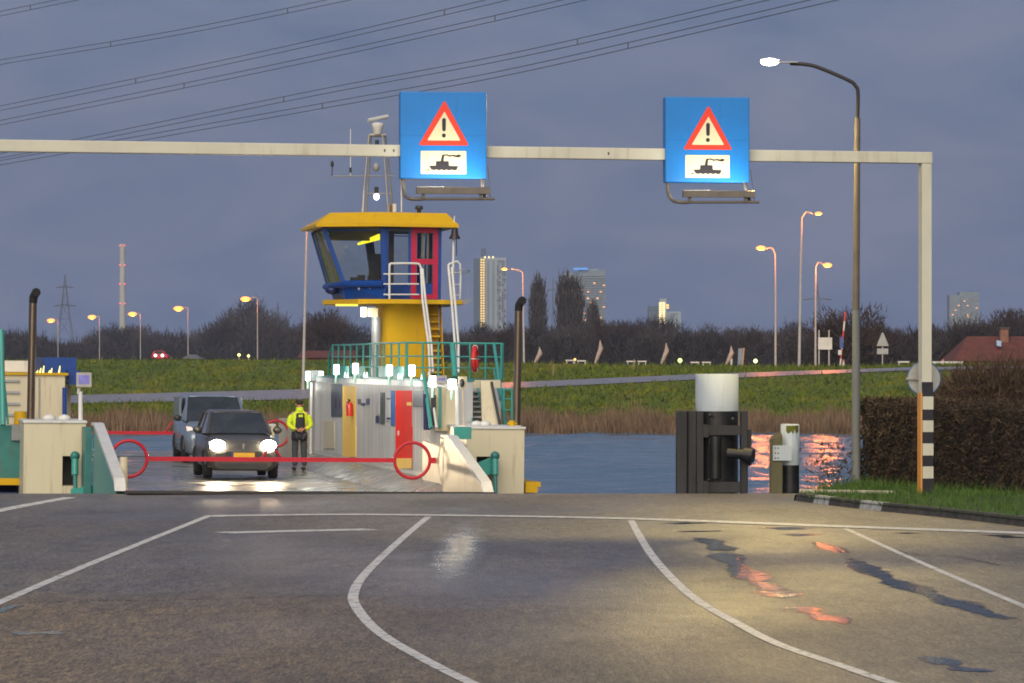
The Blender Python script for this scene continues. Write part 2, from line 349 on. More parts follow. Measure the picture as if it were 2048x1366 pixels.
for i in range(len(kl) - 1):
    a, b = kl[i], kl[i + 1]; segs = max(1, round((b - a).length / .5))
    for k in range(segs):
        p, q = a.lerp(b, k / segs), a.lerp(b, (k + .97) / segs); d = (q - p).normalized(); s = Vector((-d.y, d.x, 0)) * -1
        if s.y < 0: s = -s
        s = s * .16; up = Vector((0, 0, .13))
        mid = (p + q) / 2; mpx = CX + mid.x / mid.y * F
        white = abs(mpx - 1640) < 14 or abs(mpx - 1742) < 22
        MB().loft([p, q, q + s, p + s], [p + up + s * .2, q + up + s * .2, q + s + up, p + s + up]).build('kerb_stone', KW if white else KB, kerb)
strip = [G(*p) + Vector((0, 0, .13)) for p in [(1600, 998), (1700, 999.5), (1790, 1001)]]
mb = MB(); mb.tube(strip, .035, 6); kind(mb.build('edging_strip', M('pale_concrete', (.42, .40, .32), .7)))
# grass on the verge
n = 42000; pts = []
while len(pts) < n:
    x = NR.uniform(4.7, 14, 4000); y = NR.uniform(50.2, 74, 4000)
    kx = np.array([p.x for p in kl]); ky = np.array([p.y for p in kl])
    yk = np.interp(x, kx, ky)
    ok = (y > yk + .04) & (x > 4.9 + (y - 61.6) * .215) & (y < 73)
    pts += [(a, b, gz(b) * .6 + .08) for a, b in zip(x[ok], y[ok])]
B = np.array(pts[:n]); h = NR.gamma(4, .028, n)
GR = M('grass_blades', (.055, .115, .012), .8, var=.5, scale=1.5)
o = bpy.data.objects.new('verge_grass', tris('verge_grass', blades(B, h, NR.uniform(.01, .025, n), .5), GR)); COL.objects.link(o); kind(o, 'stuff')

# river
def watermat():
    m = bpy.data.materials.new('river_water'); m.use_nodes = True; t = m.node_tree; n = t.nodes; l = t.links.new
    b = n['Principled BSDF']; b.inputs['Base Color'].default_value = (.085, .15, .21, 1); b.inputs['Roughness'].default_value = .12; b.inputs['IOR'].default_value = 1.33
    c = n.new('ShaderNodeTexCoord'); mp = n.new('ShaderNodeMapping'); mp.inputs['Scale'].default_value = (.8, 1.3, 1); l(c.outputs['Object'], mp.inputs[0])
    z = n.new('ShaderNodeTexNoise'); z.inputs['Scale'].default_value = 1.1; z.inputs['Detail'].default_value = 6; z.inputs['Roughness'].default_value = .6; l(mp.outputs[0], z.inputs[0])
    bn = n.new('ShaderNodeBump'); bn.inputs['Strength'].default_value = .5; bn.inputs['Distance'].default_value = .11; l(z.outputs[0], bn.inputs['Height']); l(bn.outputs[0], b.inputs['Normal'])
    return m
WZ = -1.4
xs = np.concatenate([-np.geomspace(1500, 30, 14), np.arange(-28, 46, .33), np.geomspace(48, 1500, 14)])
ys = np.concatenate([[QY - 3], np.arange(QY, 120, .4), np.arange(120, 196, .6)])
X, Y = np.meshgrid(xs, ys); Z = np.full_like(X, WZ)
for k in range(26):
    lam = NR.uniform(.9, 6.5); a = NR.normal(1.35, .55); q = 2 * math.pi / lam
    Z += .0052 * lam ** .75 * np.sin(q * (X * math.cos(a) + Y * math.sin(a)) + NR.uniform(0, 6.28))
nx, ny = len(xs), len(ys)
me = bpy.data.meshes.new('river'); P = np.stack([X, Y, Z], 2).reshape(-1, 3)
ii, jj = np.meshgrid(np.arange(ny - 1), np.arange(nx - 1), indexing='ij'); k0 = (ii * nx + jj).ravel()
quads = np.stack([k0, k0 + 1, k0 + nx + 1, k0 + nx], 1).astype(np.int32)
me.vertices.add(len(P)); me.vertices.foreach_set('co', P.astype(np.float32).ravel())
me.loops.add(quads.size); me.loops.foreach_set('vertex_index', quads.ravel()); me.polygons.add(len(quads))
me.polygons.foreach_set('loop_start', np.arange(0, quads.size, 4, dtype=np.int32)); me.polygons.foreach_set('loop_total', np.full(len(quads), 4, dtype=np.int32))
me.polygons.foreach_set('use_smooth', np.ones(len(quads), bool)); me.update(calc_edges=True); me.materials.append(watermat())
o = bpy.data.objects.new('river', me); COL.objects.link(o); kind(o)

# far bank: dike with a ramped road
DIKE = bpy.data.materials.new('dike_grass'); DIKE.use_nodes = True
def dikemat(m):
    t = m.node_tree; n = t.nodes; l = t.links.new; b = n['Principled BSDF']; b.inputs['Roughness'].default_value = .9; c = n.new('ShaderNodeTexCoord')
    def nz(s, d, sc):
        mp = n.new('ShaderNodeMapping'); mp.inputs['Scale'].default_value = sc; l(c.outputs['Object'], mp.inputs[0]); z = n.new('ShaderNodeTexNoise'); z.inputs['Scale'].default_value = s; z.inputs['Detail'].default_value = d; z.inputs['Roughness'].default_value = .68; l(mp.outputs[0], z.inputs[0]); return z.outputs[0]
    r = n.new('ShaderNodeValToRGB'); e = r.color_ramp.elements; e[0].position, e[1].position = .3, .7; e[0].color = (.044, .082, .003, 1); e[1].color = (.175, .165, .005, 1); q = e.new(.5); q.color = (.095, .132, .004, 1)
    l(nz(.35, 8, (1, .5, 1)), r.inputs[0])
    r2 = n.new('ShaderNodeValToRGB'); e = r2.color_ramp.elements; e[0].position, e[1].position = .3, .7; e[0].color = (.5, .5, .5, 1); e[1].color = (1.5, 1.45, 1.2, 1); l(nz(2.2, 6, (1, .4, 1)), r2.inputs[0])
    mx = n.new('ShaderNodeMix'); mx.data_type = 'RGBA'; mx.blend_type = 'MULTIPLY'; mx.inputs[0].default_value = 1; l(r.outputs[0], mx.inputs[6]); l(r2.outputs[0], mx.inputs[7]); l(mx.outputs[2], b.inputs['Base Color'])
dikemat(DIKE)
pc = [-3000, -1400, -600, 0, 150, 600, 1050, 1400, 1700, 1820, 2048, 2600, 3400, 5000]
p_near = [814, 814, 814, 812, 808, 800, 777, 760, 747, 742, 738, 737, 737, 737]
p_far = [797, 797, 797, 795, 792, 780, 765, 749.5, 740, 736, 733, 732.5, 732.5, 732.5]
p_crest = [719, 719, 719, 719, 719, 720, 727, 731, 736, 734, 732, 731, 731, 731]
cols_ = np.concatenate([np.linspace(-3000, -200, 12), np.linspace(-100, 2200, 70), np.linspace(2300, 5000, 12)])
def dikerow(px):
    ip = lambda a: float(np.interp(px, pc, a))
    rows = [W(px, 0, 183), W(px, 0, 189), W(px, 846, 196), W(px, ip(p_near) * .55 + 846 * .45, 211), W(px, ip(p_near), 228), W(px, ip(p_far), 236), W(px, (ip(p_far) + ip(p_crest)) / 2, 249), W(px, ip(p_crest), 262)]
    rows[0].z = -2.6; rows[1].z = WZ - .02
    c = rows[-1]; x1 = (px - CX) / F
    rows += [Vector((x1 * 275, 275, c.z - .25)), Vector((x1 * 300, 300, .9)), Vector((x1 * 700, 700, .5)), Vector((x1 * 2900, 2900, .5))]
    return rows
RW = [dikerow(p) for p in cols_]; nr = len(RW[0])
mb = MB(); mb.add([q for r in RW for q in r], [(i * nr + j, (i + 1) * nr + j, (i + 1) * nr + j + 1, i * nr + j + 1) for i in range(len(RW) - 1) for j in range(nr - 1)], True)
kind(mb.build('dike', DIKE))
mb = MB(); V = []
for r in RW:
    for q in (r[4], r[5]): V.append((q.x, q.y, q.z + .05))
mb.add(V, [(2 * i, 2 * i + 2, 2 * i + 3, 2 * i + 1) for i in range(len(RW) - 1)], True)
DR = M('dike_road_wet', (.23, .22, .235), .36, var=.3, scale=1.5, bump=.1)
kind(mb.build('dike_road', DR))
def dike_at(px, frac):
    r = dikerow(px); i = min(int(frac), 6); return r[i].lerp(r[i + 1], frac - i)
# rough grass and reeds
n = 52000; B = np.array([dike_at(p, q) for p, q in zip(NR.uniform(-80, 2130, n), np.where(NR.rand(n) < .55, NR.uniform(2.2, 3.95, n), NR.uniform(5.05, 7, n)))])
o = bpy.data.objects.new('rough_grass', tris('rough_grass', blades(B, NR.gamma(3, .055, n), NR.uniform(.05, .16, n), .5), DIKE)); COL.objects.link(o); kind(o, 'stuff')
n = 42000; pp = NR.uniform(-120, 2150, n); clump = .55 + .45 * np.clip(np.sin(pp * .031) + .7 * np.sin(pp * .083 + 1) + .5 * np.sin(pp * .21), -1, 1.2)
B = np.array([dike_at(p, q) for p, q in zip(pp, NR.uniform(.9, 1.95, n))])
REED = M('dry_reed', (.205, .130, .078), .9, var=.5, scale=.7)
o = bpy.data.objects.new('reed_belt', tris('reed_belt', blades(B, NR.gamma(9, .078, n) * (.72 + .42 * clump), NR.uniform(.03, .1, n), .16), REED)); COL.objects.link(o); kind(o, 'stuff')
# ------------------------------------------------------------------ trees beyond the dike
TW = [M('bare_twigs', (.030, .023, .029), .95, var=.3, scale=.5), M('bare_twigs_warm', (.046, .029, .028), .95, var=.3, scale=.5), M('bare_twigs_grey', (.070, .060, .066), .95, var=.3, scale=.5)]
BK = M('bark', (.07, .055, .045), .95, var=.35, scale=3)
def tree_meshes(seed, h, w, n=2600, columnar=False, mat=0):
    r = np.random.RandomState(seed); rr = random.Random(seed)
    mb = MB(); th = h * (.9 if columnar else .55)
    mb.tube([(0, 0, 0), (rr.uniform(-.1, .1), 0, th * .5), (rr.uniform(-.2, .2), rr.uniform(-.2, .2), th)], [h * .022, h * .015, h * .006], 6)
    for k in range(18):
        z0 = th * rr.uniform(.25, 1.0); a = rr.uniform(0, 6.28); ln = w * .5 * rr.uniform(.5, .9); up = rr.uniform(.6, 1.4) * ln * (3 if columnar else 1)
        mb.tube([(0, 0, z0), (ln * .5 * math.cos(a), ln * .5 * math.sin(a), z0 + up * .6), (ln * math.cos(a), ln * math.sin(a), min(h * .95, z0 + up * 1.1))], [h * .010, h * .007, h * .003], 4)
    # crown: twig clumps gathered round branch ends so that gaps stay between them
    nc = 26; C = r.randn(nc, 3); C /= np.linalg.norm(C, axis=1)[:, None]; C *= (r.rand(nc, 1) ** .4) * .82
    ci = r.randint(0, nc, n); P = C[ci] + np.clip(r.randn(n, 3), -1.8, 1.8) * .20
    P = P * np.array([w / 2, w / 2, h * (.46 if columnar else .40)]) + np.array([0, 0, h * (.54 if columnar else .60)])
    P[:, 2] = np.clip(P[:, 2], .3, h * 1.02)
    d = P - np.array([0, 0, h * .3]); d /= np.linalg.norm(d, axis=1)[:, None]; d = d * .8 + r.randn(n, 3) * .45 + np.array([0, 0, 1.6 if columnar else .5]); d /= np.linalg.norm(d, axis=1)[:, None]
    ln = r.uniform(.35, 1.15, n) * h / 8; s = r.randn(n, 3); s -= d * (s * d).sum(1)[:, None]; s /= np.linalg.norm(s, axis=1)[:, None]; s *= (r.uniform(.025, .06, n) * h / 8)[:, None]
    T = np.stack([P - s, P + s, P + d * ln[:, None]], 1)
    return mb.mesh('trunk', BK), tris('crown', T, TW[mat])
KIND = [tree_meshes(20 + i, 8, 6.2, 2000, mat=i % 3) for i in range(6)]
POP = [tree_meshes(50 + i, 14, 3.4, 2300, True, mat=2) for i in range(2)]
def tree(name, label, px, ytop, Y, meshes, h0, group=None, wide=1.0, base=.6):
    x = (px - CX) / F * Y; zt = CZ - (ytop - Y0) / F * Y; h = max(2.0, zt - base); k = h / h0
    o = thing(name, label, 'tree', (x, Y, base), rnd.uniform(0, 6.28), group); o.scale = (k * wide, k * wide, k)
    link('trunk', meshes[0], o); link('crown', meshes[1], o); return o
sky_x = [-200, 0, 60, 110, 150, 190, 250, 300, 330, 380, 430, 470, 500, 530, 560, 600, 650, 700, 800, 930, 1000, 1040, 1070, 1110, 1190, 1250, 1300, 1330, 1400, 1450, 1500, 1560, 1610, 1650, 1690, 1740, 1770, 1800, 1860, 1910, 1950, 2000, 2048, 2300]
sky_y = [665, 662, 668, 684, 680, 655, 645, 650, 672, 655, 645, 622, 608, 620, 640, 652, 628, 640, 650, 652, 650, 652, 640, 655, 640, 640, 632, 645, 650, 655, 652, 648, 645, 640, 640, 645, 655, 655, 655, 650, 635, 622, 628, 640]
lab = lambda px: ('bare winter tree in the woodland line left of the ferry' if px < 620 else 'bare winter tree in the woodland line right of the ferry, before the tower blocks' if px < 1500 else 'bare winter tree in the woodland line beyond the ramped road lamps')
grp = lambda px: ('bare trees left of the ferry' if px < 620 else 'bare trees behind the far field' if px < 1500 else 'bare trees behind the ramped road')
for zone, row, step, off in [(z, r_, st_, o_) for z in range(3) for r_, st_, o_ in ((0, 46, 0), (1, 44, 22), (2, 50, 10))]:
    px = (-120, 640, 1590)[zone] + off; end = (640, 1590, 2170)[zone]
    while px < end:
        Y = ((830, 900, 980), (480, 560, 650), (312, 365, 440))[zone][row]; yt = float(np.interp(px, sky_x, sky_y)) + (rnd.uniform(0, 18) if row < 2 else rnd.uniform(-3, 10))
        if not 655 < px < 900 or row == 2:
            tree('bare_tree', lab(px), px + rnd.uniform(-8, 8), yt, Y * rnd.uniform(.97, 1.03), KIND[rnd.randrange(6)], 8, grp(px), wide=rnd.uniform(.95, 1.35))
        px += step * rnd.uniform(.8, 1.2)
for px, yt, lb, wd_ in [(1076, 556, 'slim bare poplar standing alone left of the crane mast', .9), (1130, 552, 'tallest bare poplar in front of the balcony tower', .95), (1150, 560, 'bare poplar between the tallest poplar and the balcony tower windows', 1.0), (1186, 606, 'low bare poplar under the right side of the balcony tower', 1.0)]:
    tree('poplar_tree', lb, px, yt, 560, POP[px % 2], 14, wide=wd_)
for px, yt, Y, lb, k, wd_ in [(497, 606, 840, 'tall bare tree rising above the woodland by the fifth orange lamp', 1, 1.1), (1690, 610, 300, 'big round dark bare tree behind the three tall road lamps', 4, 1.55), (652, 622, 840, 'bare tree seen under the wheelhouse left of the silver duct', 2, 1.2), (1306, 628, 600, 'bare tree in front of the low lit block of flats', 0, 1.1)]:
    tree('bare_tree', lb, px, yt, Y, KIND[k], 8, wide=wd_)
# undergrowth: one dark mass below the crowns
UG = []
for p0, p1, ya, yb, n, ht in ((-160, 660, 800, 1000, 42000, 5.6), (600, 1620, 460, 660, 46000, 3.9), (1560, 2180, 296, 430, 30000, 3.3)):
    px = NR.uniform(p0, p1, n); Y = NR.uniform(ya, yb, n); k = (ya + yb) / 720; X = (px - CX) / F * Y
    if p0 > 1500: ok = (px < 1880) | (Y > 312); px, Y, X = px[ok], Y[ok], X[ok]; n = len(X)
    Zt = NR.rand(n) ** .8 * (ht * 1.15 + ht * .28 * np.sin(px * .033) * np.sin(px * .0091 + 1)); P = np.stack([X, Y, .4 + Zt], 1); d = NR.randn(n, 3) * np.array([.3, .3, .6]) * k; s_ = NR.randn(n, 3) * .042 * k; UG.append(np.stack([P - s_, P + s_, P + d], 1))
o = bpy.data.objects.new('undergrowth', tris('undergrowth', np.concatenate(UG), TW[0])); COL.objects.link(o); kind(o, 'stuff')

# ------------------------------------------------------------------ the skyline
def bx(mb, p0, p1, Y, d, dy=0):
    """box seen from pixel p0 (left, top) to p1 (right, bottom) at distance Y, depth d"""
    a, b = W(p0[0], p0[1], Y), W(p1[0], p1[1], Y)
    return mb.box((a.x, Y + dy, b.z), (b.x, Y + dy + d, a.z))
LIT = M('lit_window', (.9, .6, .2), emit=(1, .62, .18), es=.42); LITW = M('lit_window_pale', (.9, .8, .5), emit=(1, .78, .36), es=.5); LITO = M('lit_window_orange', (.9, .4, .2), emit=(1, .45, .2), es=.3)
BG = M('tower_grey_wall', (.32, .36, .42), .8, var=.1, scale=.05); BD = M('tower_dark_wall', (.08, .11, .16), .8, var=.1, scale=.05); BM_ = M('tower_mid_wall', (.21, .245, .29), .8, var=.12, scale=.05); GLZ = M('dark_glazing', (.03, .035, .045), .15)  # bluish lift in the tower wall colours stands in for haze
Yb = 2500
def rows_of(mb, x0, x1, y0, y1, nx, ny, fill, Y=Yb, dy=-.6, fx=.6, fy=.5, prob=1.0, seed=0):
    r = random.Random(seed); cw, ch = (x1 - x0) / nx, (y1 - y0) / ny
    for i in range(nx):
        for j in range(ny):
            if r.random() < prob: bx(mb, (x0 + cw * i + cw * (1 - fx) / 2, y0 + ch * j + ch * (1 - fy) / 2), (x0 + cw * (i + .5 + fx / 2), y0 + ch * (j + .5 + fy / 2)), Y, .5, dy)
    return mb
t = thing('tower_block', 'tall slab tower with a bright lit stair strip and dark left end', 'tower', W(980, 723, Yb))
def prt(mb, nm, mat, t, stuff=False):
    o = mb.build(nm, mat); o.parent = t; o.matrix_parent_inverse = Matrix.Translation(-t.location)
    if stuff: o['kind'] = 'stuff'
    return o
prt(bx(MB(), (947, 517), (960, 735), Yb, 14), 'dark_wall', BD, t); prt(bx(MB(), (960.2, 514), (971, 735), Yb, 14, .5), 'stair_tower', BM_, t)
prt(bx(MB(), (971.2, 515), (1012, 735), Yb, 14), 'grey_wall', BG, t); prt(bx(MB(), (962, 497), (972, 514), Yb, 8, 2), 'roof_block', BD, t)
prt(rows_of(MB(), 960, 970, 517, 655, 2, 27, 1, fx=.7, fy=.55, dy=-.2), 'lit_window', LIT, t, True)
prt(rows_of(MB(), 971, 1012, 520, 655, 4, 1, 1, fx=.34, fy=1), 'recess_strip', BM_, t, True)
prt(rows_of(MB(), 993, 1012, 520, 655, 4, 26, 1, fx=.5, fy=.45, prob=.6, dy=-.9), 'window', GLZ, t, True)
prt(rows_of(MB(), 966, 990, 512, 517, 3, 1, 1, fx=.4, fy=.8), 'roof_light', LITW, t, True)
t = thing('tower_block', 'balcony tower with a blue lit crown behind the poplars', 'tower', W(1167, 723, Yb))
prt(bx(MB(), (1127, 546), (1162, 735), Yb, 16, 4), 'grey_wall', BG, t); prt(bx(MB(), (1158, 540), (1211, 735), Yb, 16), 'mid_wall', BM_, t)
prt(bx(MB(), (1165, 538), (1196, 546), Yb, 10, 2), 'roof_block', BG, t); prt(bx(MB(), (1147, 535.5), (1176, 540), Yb, 5, -2), 'crown_light', M('blue_crown_light', (.1, .3, .8), emit=(.08, .30, .8), es=.22), t)
prt(rows_of(MB(), 1160, 1211, 548, 655, 1, 22, 1, fx=1, fy=.36, dy=-1.4), 'balcony', BG, t, True); prt(rows_of(MB(), 1160, 1211, 548, 655, 7, 22, 1, fx=.45, fy=.5, prob=.6, seed=4), 'window', GLZ, t, True)
prt(rows_of(MB(), 1160, 1211, 560, 655, 8, 22, 1, fx=.7, fy=.7, prob=.07, seed=9, dy=-1.6), 'lit_window', LITO, t, True); prt(rows_of(MB(), 1130, 1160, 552, 655, 3, 22, 1, fx=.5, fy=.5, prob=.7, dy=3.5), 'grey_window', GLZ, t, True)
t = thing('block_of_flats', 'low block of flats with a brightly lit stairwell', 'building', W(1330, 723, Yb))
prt(bx(MB(), (1297, 612), (1319, 735), Yb, 14), 'dark_wall', BD, t); prt(bx(MB(), (1319.2, 597), (1333, 735), Yb, 14, 1), 'stair_tower', BG, t); prt(bx(MB(), (1333.2, 623), (1362, 735), Yb, 14), 'grey_wall', BG, t)
prt(rows_of(MB(), 1317.5, 1331, 604, 656, 2, 12, 1, fx=.85, fy=.72, dy=-.2), 'lit_window', LITW, t, True); prt(rows_of(MB(), 1332, 1338, 608, 618, 1, 2, 1, fx=.9, fy=.8), 'lit_window', LIT, t, True)
prt(rows_of(MB(), 1298, 1318, 614, 656, 4, 9, 1, prob=.7), 'window', BM_, t, True); prt(rows_of(MB(), 1335, 1356, 626, 656, 4, 7, 1, prob=.8), 'grey_window', BD, t, True)
t = thing('block_of_flats', 'twin grey flats on the horizon near the right edge', 'building', W(1930, 723, Yb))
prt(bx(MB(), (1899, 590), (1920, 735), Yb, 14), 'grey_wall', BM_, t); prt(bx(MB(), (1920.3, 584), (1959, 735), Yb, 14, 2), 'wall', BM_, t)
prt(rows_of(MB(), 1900, 1920, 594, 655, 4, 14, 1, prob=.6, seed=2), 'window', BG, t, True); prt(rows_of(MB(), 1921, 1958, 588, 655, 7, 15, 1, prob=.6, seed=3, dy=1.4), 'pane', BG, t, True)
prt(rows_of(MB(), 1902, 1956, 600, 655, 9, 12, 1, prob=.05, seed=5, dy=-.9), 'lit_window', LITO, t, True)
t = thing('smokestack', 'tall pale smokestack with red warning lights', 'chimney', W(245, 723, 2600)); Yc = 2600
p0, p1 = W(245, 735, Yc), W(245, 488, Yc); mb = MB().tube([p0, p1], 2.6, 14, 2.0); prt(mb, 'shaft', M('stack_concrete', (.46, .44, .43), .8, var=.12, scale=.1), t)
RL = M('red_warning_light', (.9, .1, .1), emit=(1, .1, .13), es=.9)
for y in (491, 530, 568, 607):
    for sx in (-5, 4.5):
        p = W(245 + sx, y, Yc - 2.5); prt(MB().sph(p, .5, 8), 'warning_light', RL, t)
LAT = M('pylon_steel', (.085, .09, .10), .7)
def pylon(label, px, ytop, Y, hw, arms):
    t = thing('pylon', label, 'pylon', W(px, 723, Y)); t.location.z = 0; zt = CZ - (ytop - Y0) / F * Y; r = .00011 * Y
    mb = MB(); lv = [0, .3, .52, .68, .8, .9, 1]; wf = lambda f: hw * (1 - f) ** 1.25 + hw * .14 * (1 - f * .9)
    for i in range(len(lv) - 1):
        a, b = wf(lv[i]), wf(lv[i + 1]); za, zb = lv[i] * zt, lv[i + 1] * zt
        for sx in (-1, 1):
            for sy in (-1, 1): mb.tube([(sx * a, sy * a, za), (sx * b, sy * b, zb)], r, 4, cap=False)
            mb.tube([(sx * a, -a, za), (-sx * b, -b, zb)], r * .6, 4, cap=False); mb.tube([(sx * b, -b, zb), (-sx * b, -b, zb)], r * .6, 4, cap=False)
    mb.build('mast', LAT, t)
    for f, w in arms:
        b = wf(f); MB().tube([(-w, 0, f * zt), (0, 0, f * zt + w * .16), (w, 0, f * zt)], r, 4).tube([(-w, 0, f * zt), (w, 0, f * zt)], r, 4).build('cross_arm', LAT, t)
pylon('lattice pylon standing between the two leftmost orange lamps', 130, 549, 1500, 4.3, [(.86, 3.4), (.66, 4.6)])
pylon('lattice pylon top behind the tall road lamps', 1635, 566, 1700, 4.2, [(.80, 6.6)])
pylon('thin distant mast with a cross arm between the poplars', 1106, 556, 2400, 1.6, [(.86, 4.2)])
pylon('thin dark mast in the woodland right of the fifth orange lamp', 556, 604, 1500, 1.2, [(.9, .8)])
# overhead lines, twin conductors with spacers
WIRE = M('conductor', (.075, .085, .12), .6)
LBL = ['uppermost twin overhead line cutting the top left corner', 'second twin overhead line from the top', 'third twin overhead line from the top', 'fourth twin overhead line from the top', 'fifth twin overhead line, passing above the first sign', 'lowest twin overhead line, passing behind the first sign']
for (pts, sp), lb in zip([([(-260, 86), (0, 32), (150, 1), (420, -56)], [60]), ([(-260, 176), (0, 129), (360, 69), (690, 2), (900, -44)], [580, 210]), ([(-260, 272), (0, 221), (450, 129), (889, 30), (1250, -58)], [280, 892]), ([(-260, 302), (0, 250), (500, 149), (990, 42), (1420, -60)], [380, 988]), ([(-260, 366), (0, 316), (130, 292), (630, 191), (1040, 114), (1510, 6), (1800, -64)], [545, 1135]), ([(-260, 377), (0, 330), (236, 289), (700, 207), (1040, 145), (1670, 1), (1950, -66)], [633, 1222])], LBL):
    dep = lambda x: 470 - (x + 260) * .085
    P = smooth([W(x, y, dep(x)) for x, y in pts], 8); t = thing('power_line', lb, 'power line', (0, 0, 0))
    P2 = [p + Vector((0, 0, .55)) for p in P]
    MB().tube(P, .042, 5).build('conductor', WIRE, t); MB().tube(P2, .042, 5).build('conductor', WIRE, t)
    for s in sp:
        p = min(P, key=lambda q: abs(CX + q.x / q.y * F - s)); MB().box((p.x - .07, p.y - .05, p.z), (p.x + .07, p.y + .05, p.z + .55)).build('spacer', WIRE, t)

# ------------------------------------------------------------------ road lamps on the far bank
POLE = M('galvanised_pole', (.42, .40, .40), .55, .0, var=.15, scale=2); ORG = M('sodium_lamp', (1, .5, .2), emit=(1, .25, .04), es=.9); ORN = M('sodium_lamp_near', (1, .5, .2), emit=(1, .30, .055), es=.9)
def far_lamp(label, base, top, lamp, Y, sz, mat=ORG, group=None, r=.09, curve=False):
    b, tp, lp = W(*base, Y), W(*top, Y), W(*lamp, Y); t = thing('street_lamp', label, 'street lamp', b, group=group)
    b0, tp, lp = Vector((0, 0, -.3)), tp - b, lp - b
    MB().tube([b0, tp], [r, r * .55], 8).build('pole', POLE, t)
    arm = smooth([tp, tp + (lp - tp) * .25 + Vector((0, 0, .35 if curve else .12)), lp + (tp - lp) * .35 + Vector((0, 0, .12))], 5)
    MB().tube(arm, r * .5, 6).build('arm', POLE, t)
    sg = 1 if lp.x > tp.x else -1
    MB().box((lp.x - sz * .95, lp.y - .16, lp.z + sz * .20), (lp.x + sz * .95, lp.y + .16, lp.z + sz * .36)).build('lamp_head', M('lamp_housing', (.2, .2, .2)), t)
    sz *= 1.35
    MB().sph(lp, sz, 10, (1, .6, .46)).build('lamp_lens', mat, t)
    light('sodium_light', 'POINT', lp + Vector((0, 0, -sz * .42 - .32)), 270, (1, .24, .04), t, shadow_soft_size=.38); return t
far_lamp('orange road lamp at far left, directly left of the lattice pylon', (116, 722), (116, 641), (102, 641), 760, .62)
far_lamp('orange road lamp between the pylon and the smokestack', (199, 722), (199, 634), (184, 634), 690, .60)
far_lamp('orange road lamp directly right of the smokestack', (281, 722), (281, 628), (265, 628), 640, .58)
far_lamp('orange road lamp at the red car with white lights', (376, 722), (376, 616), (357, 617), 580, .60)
far_lamp('orange road lamp before the tall bare tree, nearest to the ferry', (515, 722), (515, 596), (491, 598), 490, .52)
far_lamp('pole lamp whose head hides behind the wheelhouse roof', (606, 775), (613, 452), (690, 446), 236, .2, ORN, r=.11)
far_lamp('orange lamp in front of the lit slab tower', (1048, 730), (1046, 545), (1009, 538), 275, .16, ORN)
far_lamp('orange lamp with left arm, left of the tall curved lamp', (1551, 728), (1551, 508), (1522, 496), 268, .27, ORN, curve=True)
far_lamp('tallest orange lamp with a curved right arm on the dike', (1598, 741), (1603, 436), (1637, 427), 262, .20, ORN, r=.12, curve=True)
far_lamp('short orange lamp with right arm by the white board sign', (1631, 737), (1631, 535), (1655, 530), 268, .25, ORN, curve=True)
# ------------------------------------------------------------------ small things on the far bank
WHT = M('weathered_white', (.60, .60, .58), .6); GRY = M('sign_back_grey', (.36, .36, .36), .5)
def P0(px, py, Y): return W(px, py, Y)
def obj_at(name, label, cat, px, py, Y, group=None): return thing(name, label, cat, W(px, py, Y), group=group)
s26 = 7300 / 268
t = obj_at('board_sign', 'blank white board sign on two tall posts beside the short orange lamp', 'sign', 1650, 735, 268); k = 1 / s26
for x in (-12, 8): MB().tube([(x * k, 0, -.2), (x * k, 0, 75 * k)], .06, 6).build('post', POLE, t)
MB().box((-14 * k, -.12, 36 * k), (14 * k, -.06, 60 * k)).build('board', WHT, t)
t = obj_at('warning_sign', 'back of a triangular road sign with a plate below', 'sign', 1765, 737, 262)
MB().tube([(0, 0, -.2), (0, 0, 66 * k)], .05, 6).build('post', POLE, t); MB().prism([(-12 * k, -.07, 44 * k), (12 * k, -.07, 44 * k), (1.5 * k, -.07, 70 * k), (-1.5 * k, -.07, 70 * k)], (0, -.03, 0)).build('triangle', GRY, t)
MB().box((-11 * k, -.10, 28 * k), (11 * k, -.07, 39 * k)).build('plate', GRY, t)
t = obj_at('barrier_arm', 'raised red and white barrier pole with a blue sign below it', 'barrier', 1680, 736, 268)
for i in range(6):
    a, b = i / 6, (i + 1) / 6; q = lambda f: (11 * k * f, 0, 112 * k * f); MB().tube([q(a), q(b)], .07, 6).build('arm_section', WHT if i % 2 == 0 else M('barrier_red', (.5, .06, .06)), t)
MB().box((-1 * k, -.12, 40 * k), (6 * k, -.04, 62 * k)).build('blue_plate', M('plate_blue', (.06, .09, .32)), t); MB().box((-4 * k, -.12, 26 * k), (3 * k, -.04, 36 * k)).build('white_plate', WHT, t)
t = obj_at('white_bench', 'white table with two legs by the road behind the gantry post', 'bench', 1809, 738, 256)
MB().box((-12 * k, 0, 12 * k), (10 * k, .5, 15 * k)).build('top', WHT, t)
for x in (-11, 7): MB().box((x * k, .05, -.1), ((x + 2.5) * k, .45, 12 * k)).build('leg', WHT, t)
MB().box((-11 * k, .2, 3 * k), (9 * k, .3, 5 * k)).build('stretcher', WHT, t)
for px, py, h, lb in [(1687, 742, 22, 'white marker post beside the red and white barrier pole'), (1886, 734, 15, 'white marker post right of the gantry post'), (1463, 728, 12, 'white marker post left of the orange edged info board')]:
    t = obj_at('marker_post', lb, 'post', px, py, 262); MB().tube([(0, 0, -.2), (0, 0, h * k * .8)], .09, 8).build('shaft', WHT, t); MB().tube([(0, 0, h * k * .8), (0, 0, h * k)], .09, 8).build('cap', M('marker_red', (.5, .2, .18)), t)
